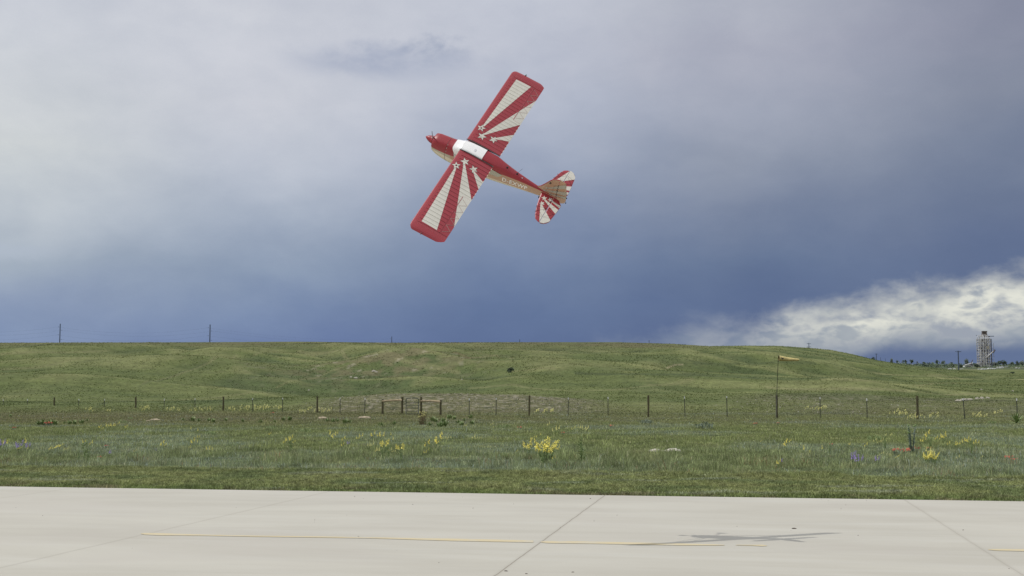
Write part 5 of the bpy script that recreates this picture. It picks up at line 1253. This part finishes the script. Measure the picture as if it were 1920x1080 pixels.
# ------------------------------------------------------------------ steel service tower
def tower():
    D_ = 1000.0; s = D_/F_PX; zb_ = z_at(695.5, D_); x = x_at(1847.5, D_, zb_); H = (695.5-622)*s
    r = empty('steel_tower', (x, D_, zb_)); tag(r, 'tall weathered open steel service tower with a rusty brown top', 'tower')
    W = 11.0*s; dp = 9.0*s*1.0; lv = 12; Hm = (695.5-636)*s
    xs = [-W, -W*.5, -W*.08, W*.36, W*.78]
    for ix, xx in enumerate(xs):
        for yy in (-dp, 0, dp):
            MB().box((xx, yy, Hm/2), (.48, .48, Hm)).obj('column', M['twr_dark'] if (ix == 4) else M['twr'], r)
    for k in range(1, lv+1):
        z = Hm*k/lv; mb = MB()
        for yy in (-dp, 0, dp): mb.box(((xs[0]+xs[-1])/2, yy, z), (xs[-1]-xs[0]+.5, .36, .30))
        for xx in xs: mb.box((xx, 0, z-.003), (.30, 2*dp-.4, .28))
        mb.obj('floor_frame', M['twr'], r)
    random.seed(44)
    for k in range(lv):
        z0, z1 = Hm*k/lv, Hm*(k+1)/lv
        for yy in (-dp-.05, dp+.05):
            j = random.sample(range(4), 3)
            for i in j:
                a, b = (xs[i], xs[i+1]) if random.random() < .5 else (xs[i+1], xs[i]); MB().tube([(a, yy, z0), (b, yy, z1)], .19, 5).obj('brace', M['twr'] if random.random() < .65 else M['twr_dark'], r)
    for k in range(lv):                                       # partial decks and cladding
        z = Hm*(k+.5)/lv
        if random.random() < .6: i = random.randrange(4); MB().box(((xs[i]+xs[i+1])/2, random.choice((-.4, .3))*dp, z), ((xs[i+1]-xs[i])*.9, .3, Hm/lv*.8)).obj('wall_panel', random.choice((M['twr_dark'], M['twr_brown'], M['twr_dark'], M['twr'])), r)
        if k % 3 == 1: MB().box((W*.15*(-1)**k, 0, Hm*k/lv+.5), (W*.5, dp*.9, .15)).obj('deck', M['twr_dark'], r)
    MB().box((-W*.02+1.2, -dp-.6, Hm*.735), (1.8, .5, 2.4)).obj('tan_plate', M['twr_tan'], r)
    # arched head
    for t0 in (-1, -.55, .1, .6):
        a = xs[0]+(t0+1)/2*(xs[-1]-xs[0]); 
        for yy in (-dp, dp): MB().tube([(a, yy, Hm), (a*.62-.3, yy*.7, Hm+(H-Hm)*.55), (a*.42-.3, yy*.55, H-3.4)], .27, 5).obj('head_rib', M['twr'], r)
        for yy in (-dp,): MB().tube([(a+1.2, yy, Hm), (a*.3-1, yy*.7, Hm+(H-Hm)*.6)], .24, 5).obj('head_brace', M['twr'], r)
    MB().box((-.3, -1.0, H-2.3), (4.2, 3.6, 3.2), taper=.7).obj('top_housing', M['twr_brown'], r); MB().box((-.2, -1, H-.1), (3.4, 3.0, 1.1)).obj('top_box', M['twr_brown'], r)
    MB().box((1.7, -1.2, H-.1), (.9, .5, .9)).obj('white_beacon', M['white_far'], r)
    MB().box((3.6, 0, H-3.8), (2.2, 1.2, .7)).obj('side_platform', M['twr_dark'], r); MB().box((6.4, 0, H-3.6), (2.4, .8, .5)).obj('crane_tip', M['twr_blue'], r)
    MB().box((-6.2, 0, H-3.0), (.4, .3, .6)).obj('corner_lamp', M['twr_dark'], r)
    # outer stair mast on the right and the long sloping conveyor
    mx = W*1.17
    MB().box((mx, 0, Hm*.50), (.45, .45, Hm*1.02)).obj('mast', M['twr_blue'], r); MB().box((mx+1.7, 0, Hm*.44), (.22, .22, Hm*.88)).obj('thin_mast', M['twr'], r); MB().box((mx-1.2, 1, Hm*.5), (.22, .22, Hm)).obj('thin_mast', M['twr'], r)
    for k in range(1, 9): MB().box(((mx+xs[-1])/2+.4, 0, Hm*k/8.6), (mx-xs[-1]+1.6, .3, .22)).obj('mast_tie', M['twr_blue'] if k % 2 else M['twr'], r)
    MB().tube([(-W*.25, -dp-.8, Hm*.40), (mx+.4, -dp-.8, Hm*.64)], .36, 6).obj('conveyor', M['twr'], r); MB().tube([(mx-.8, -dp-.8, Hm*.56), (mx+.9, -dp-.8, Hm*.66)], .7, 6).obj('conveyor_head', M['twr_dark'], r)
    for k in range(-3, 4): MB().box((k*W*.3, -dp*1.2, 1.6), (.35, .35, 3.2)).obj('foot_post', M['twr'], r)
tower()
def plant_works():
    D_ = 980.0; s = D_/F_PX
    def P(px, py): z = z_at(py, D_); return x_at(px, D_, z), z
    x0, zb_ = P(1820, 693)
    r = empty('conveyor_plant', (x0, D_, zb_)); tag(r, 'low weathered steel conveyor plant left of the tall tower', 'industrial plant')
    def L_(pts, rad, nm, m_='twr'): MB().tube([(P(a, b)[0]-x0, 0, P(a, b)[1]-zb_) for a, b in pts], rad, 5).obj(nm, M[m_], r)
    L_([(1809,685),(1822,681)], .5, 'conveyor'); L_([(1821,680.5),(1824,674.5)], .35, 'chimney', 'twr_dark'); L_([(1825,683.5),(1837,681)], .45, 'conveyor'); L_([(1825,685),(1837,683.5)], .3, 'conveyor')
    for a in (1811.5, 1815, 1818.5, 1822, 1825): L_([(a, 682.5), (a-.4, 693)], .3, 'leg')
    for a, b in ((1811,684), (1816,688), (1820,690)): L_([(a, b), (a+6, b-1)], .28, 'beam')
    for a, b, w, h, nm, m_ in ((1808,687,2.2,3,'tank','white_far'),(1823,680,1.6,2.2,'hopper','white_far'),(1817,688,4,3.4,'machine_house','twr_dark'),(1822,684,3,4,'machine_house','twr_dark'),(1829,682.5,4,1.6,'walkway','twr')):
        x, z = P(a, b); MB().box((x-x0, .6, z-zb_), (w*s, 2.0, h*s), taper=.85).obj(nm, M[m_], r)
plant_works()
# ------------------------------------------------------------------ sheds and parked vehicles at the foot of the tower
def shed(px, pb, w, h, d, lab, dark=False):
    s = d/F_PX; zb_ = z_at(pb, d); x = x_at(px, d, zb_); W, H = w*s, h*s; o = empty('shed', (x, d, gz(x, d))); tag(o, lab, 'shed', 'small sheds by the tower')
    MB().box((0, 0, H*.32-.5), (W, W*.6, H*.64+1.0)).obj('wall', M['white_far'], o)
    a = W*.54; b_ = W*.34; MB().add([(-a, -b_, H*.64), (a, -b_, H*.64), (a, b_, H*.64), (-a, b_, H*.64), (-a, 0, H), (a, 0, H)], [(0, 1, 5, 4), (2, 3, 4, 5), (0, 4, 3), (1, 2, 5), (3, 2, 1, 0)]).obj('roof', M['roof_far'], o)
    MB().box((W*.1, -W*.3-.03, H*.25), (W*.16, .1, H*.45)).obj('door', M['twr_dark'], o)
for t in ((1708.5,681.5,4.5,1.8,1450,'small white shed under the forked tree on the far skyline'),(1781,693,5.5,2,860,'white shed left of the dark pole'),(1789.5,693,4,1.8,860,'smaller white shed touching the foot of the dark pole'),(1748,691.5,3.5,1.6,900,'lone small shed on the plateau edge'),(1877.5,696.5,7,3,900,'pale shed right of the tower foot'),(1886,693.5,6,1.6,1000,'long low shed under the large dark tree'),(1870.5,696.5,3,2.6,900,'small white hut between the vehicles and the pale shed'),(1906,696.5,2.6,2,880,'left one of two tiny white huts near the right edge'),(1911,696.5,2.6,1.6,880,'right one of two tiny white huts near the right edge'),(1803,693,5,1.2,860,'low white shed right of the dark pole')): shed(*t)
def vehicle(px, pb, w, h, d, lab, cat='truck'):
    s = d/F_PX; zb_ = z_at(pb, d); x = x_at(px, d, zb_); W, H = w*s, h*s; o = empty('parked_truck' if cat == 'truck' else 'parked_trailer', (x, d, gz(x, d))); tag(o, lab, cat, 'vehicles parked by the tower')
    if cat == 'truck':
        MB().box((W*.12, 0, H*.60), (W*.72, 2.4, H*.72)).obj('cargo_box', M['white_far'], o)
        MB().add([(-W*.5, -1.1, H*.2), (-W*.26, -1.1, H*.2), (-W*.26, -1.1, H*.85), (-W*.40, -1.1, H*.85), (-W*.5, -1.1, H*.5), (-W*.5, 1.1, H*.2), (-W*.26, 1.1, H*.2), (-W*.26, 1.1, H*.85), (-W*.40, 1.1, H*.85), (-W*.5, 1.1, H*.5)], [(0, 1, 2, 3, 4), (9, 8, 7, 6, 5), (0, 5, 6, 1), (1, 6, 7, 2), (2, 7, 8, 3), (3, 8, 9, 4), (4, 9, 5, 0)]).obj('cab', M['white_far'], o)
        MB().box((-W*.40, -1.12, H*.62), (W*.10, .06, H*.25)).obj('window', M['glass_far'], o)
    else:
        MB().box((0, 0, H*.6), (W*.95, 2.5, H*.7)).obj('body', M['white_far'], o)
    for q in (-.36, .2, .38): MB().tube([(W*q, -1.25, H*.16), (W*q, -1.0, H*.16)], H*.16, 10).obj('wheel', M['rubber'], o)
vehicle(1845,698.3,9,2.8,760,'long white trailer parked in front of the tower','trailer'); vehicle(1856,696.5,7,3,800,'white truck parked at the right foot of the tower'); vehicle(1863.5,696.6,6,2.6,800,'second white truck, right of the one at the tower foot'); vehicle(1838,696.6,7,1.8,820,'pale trailer at the left foot of the tower','trailer')
def scrub():
    mb = MB(); random.seed(77)
    for k in range(520):
        d = random.uniform(860, 1570); px = random.uniform(1640, 1960)+random.gauss(0, 4); z0 = z_at(700, d); x = x_at(px, d, z0); z = gz(x, d); q = random.uniform(1.0, 2.6)*(d/1200)
        if float(fbm(np.array([x/22.0]), np.array([d/55.0]), 3)[0]) < -.02: continue
        for j in range(16):
            p = Vector((x+random.gauss(0, q*.9), d+random.gauss(0, q*.6), z+abs(random.gauss(0, q*.45)))); r = q*random.uniform(.25, .5)
            u = Vector((random.gauss(0, 1), random.gauss(0, 1), random.gauss(0, 1))).normalized()*r; v = u.orthogonal().normalized()*r*.7
            mb.add([p-u, p-v, p+u, p+v], [(0, 1, 2, 3)], random.choice((0, 0, 1, 2)))
    o = mb.obj('scrub', [M['crown_a'], M['crown_b'], M['crown_c']]); tag(o, 'low mixed scrub covering the far plateau around the tower', 'scrub', kind='stuff')
scrub()
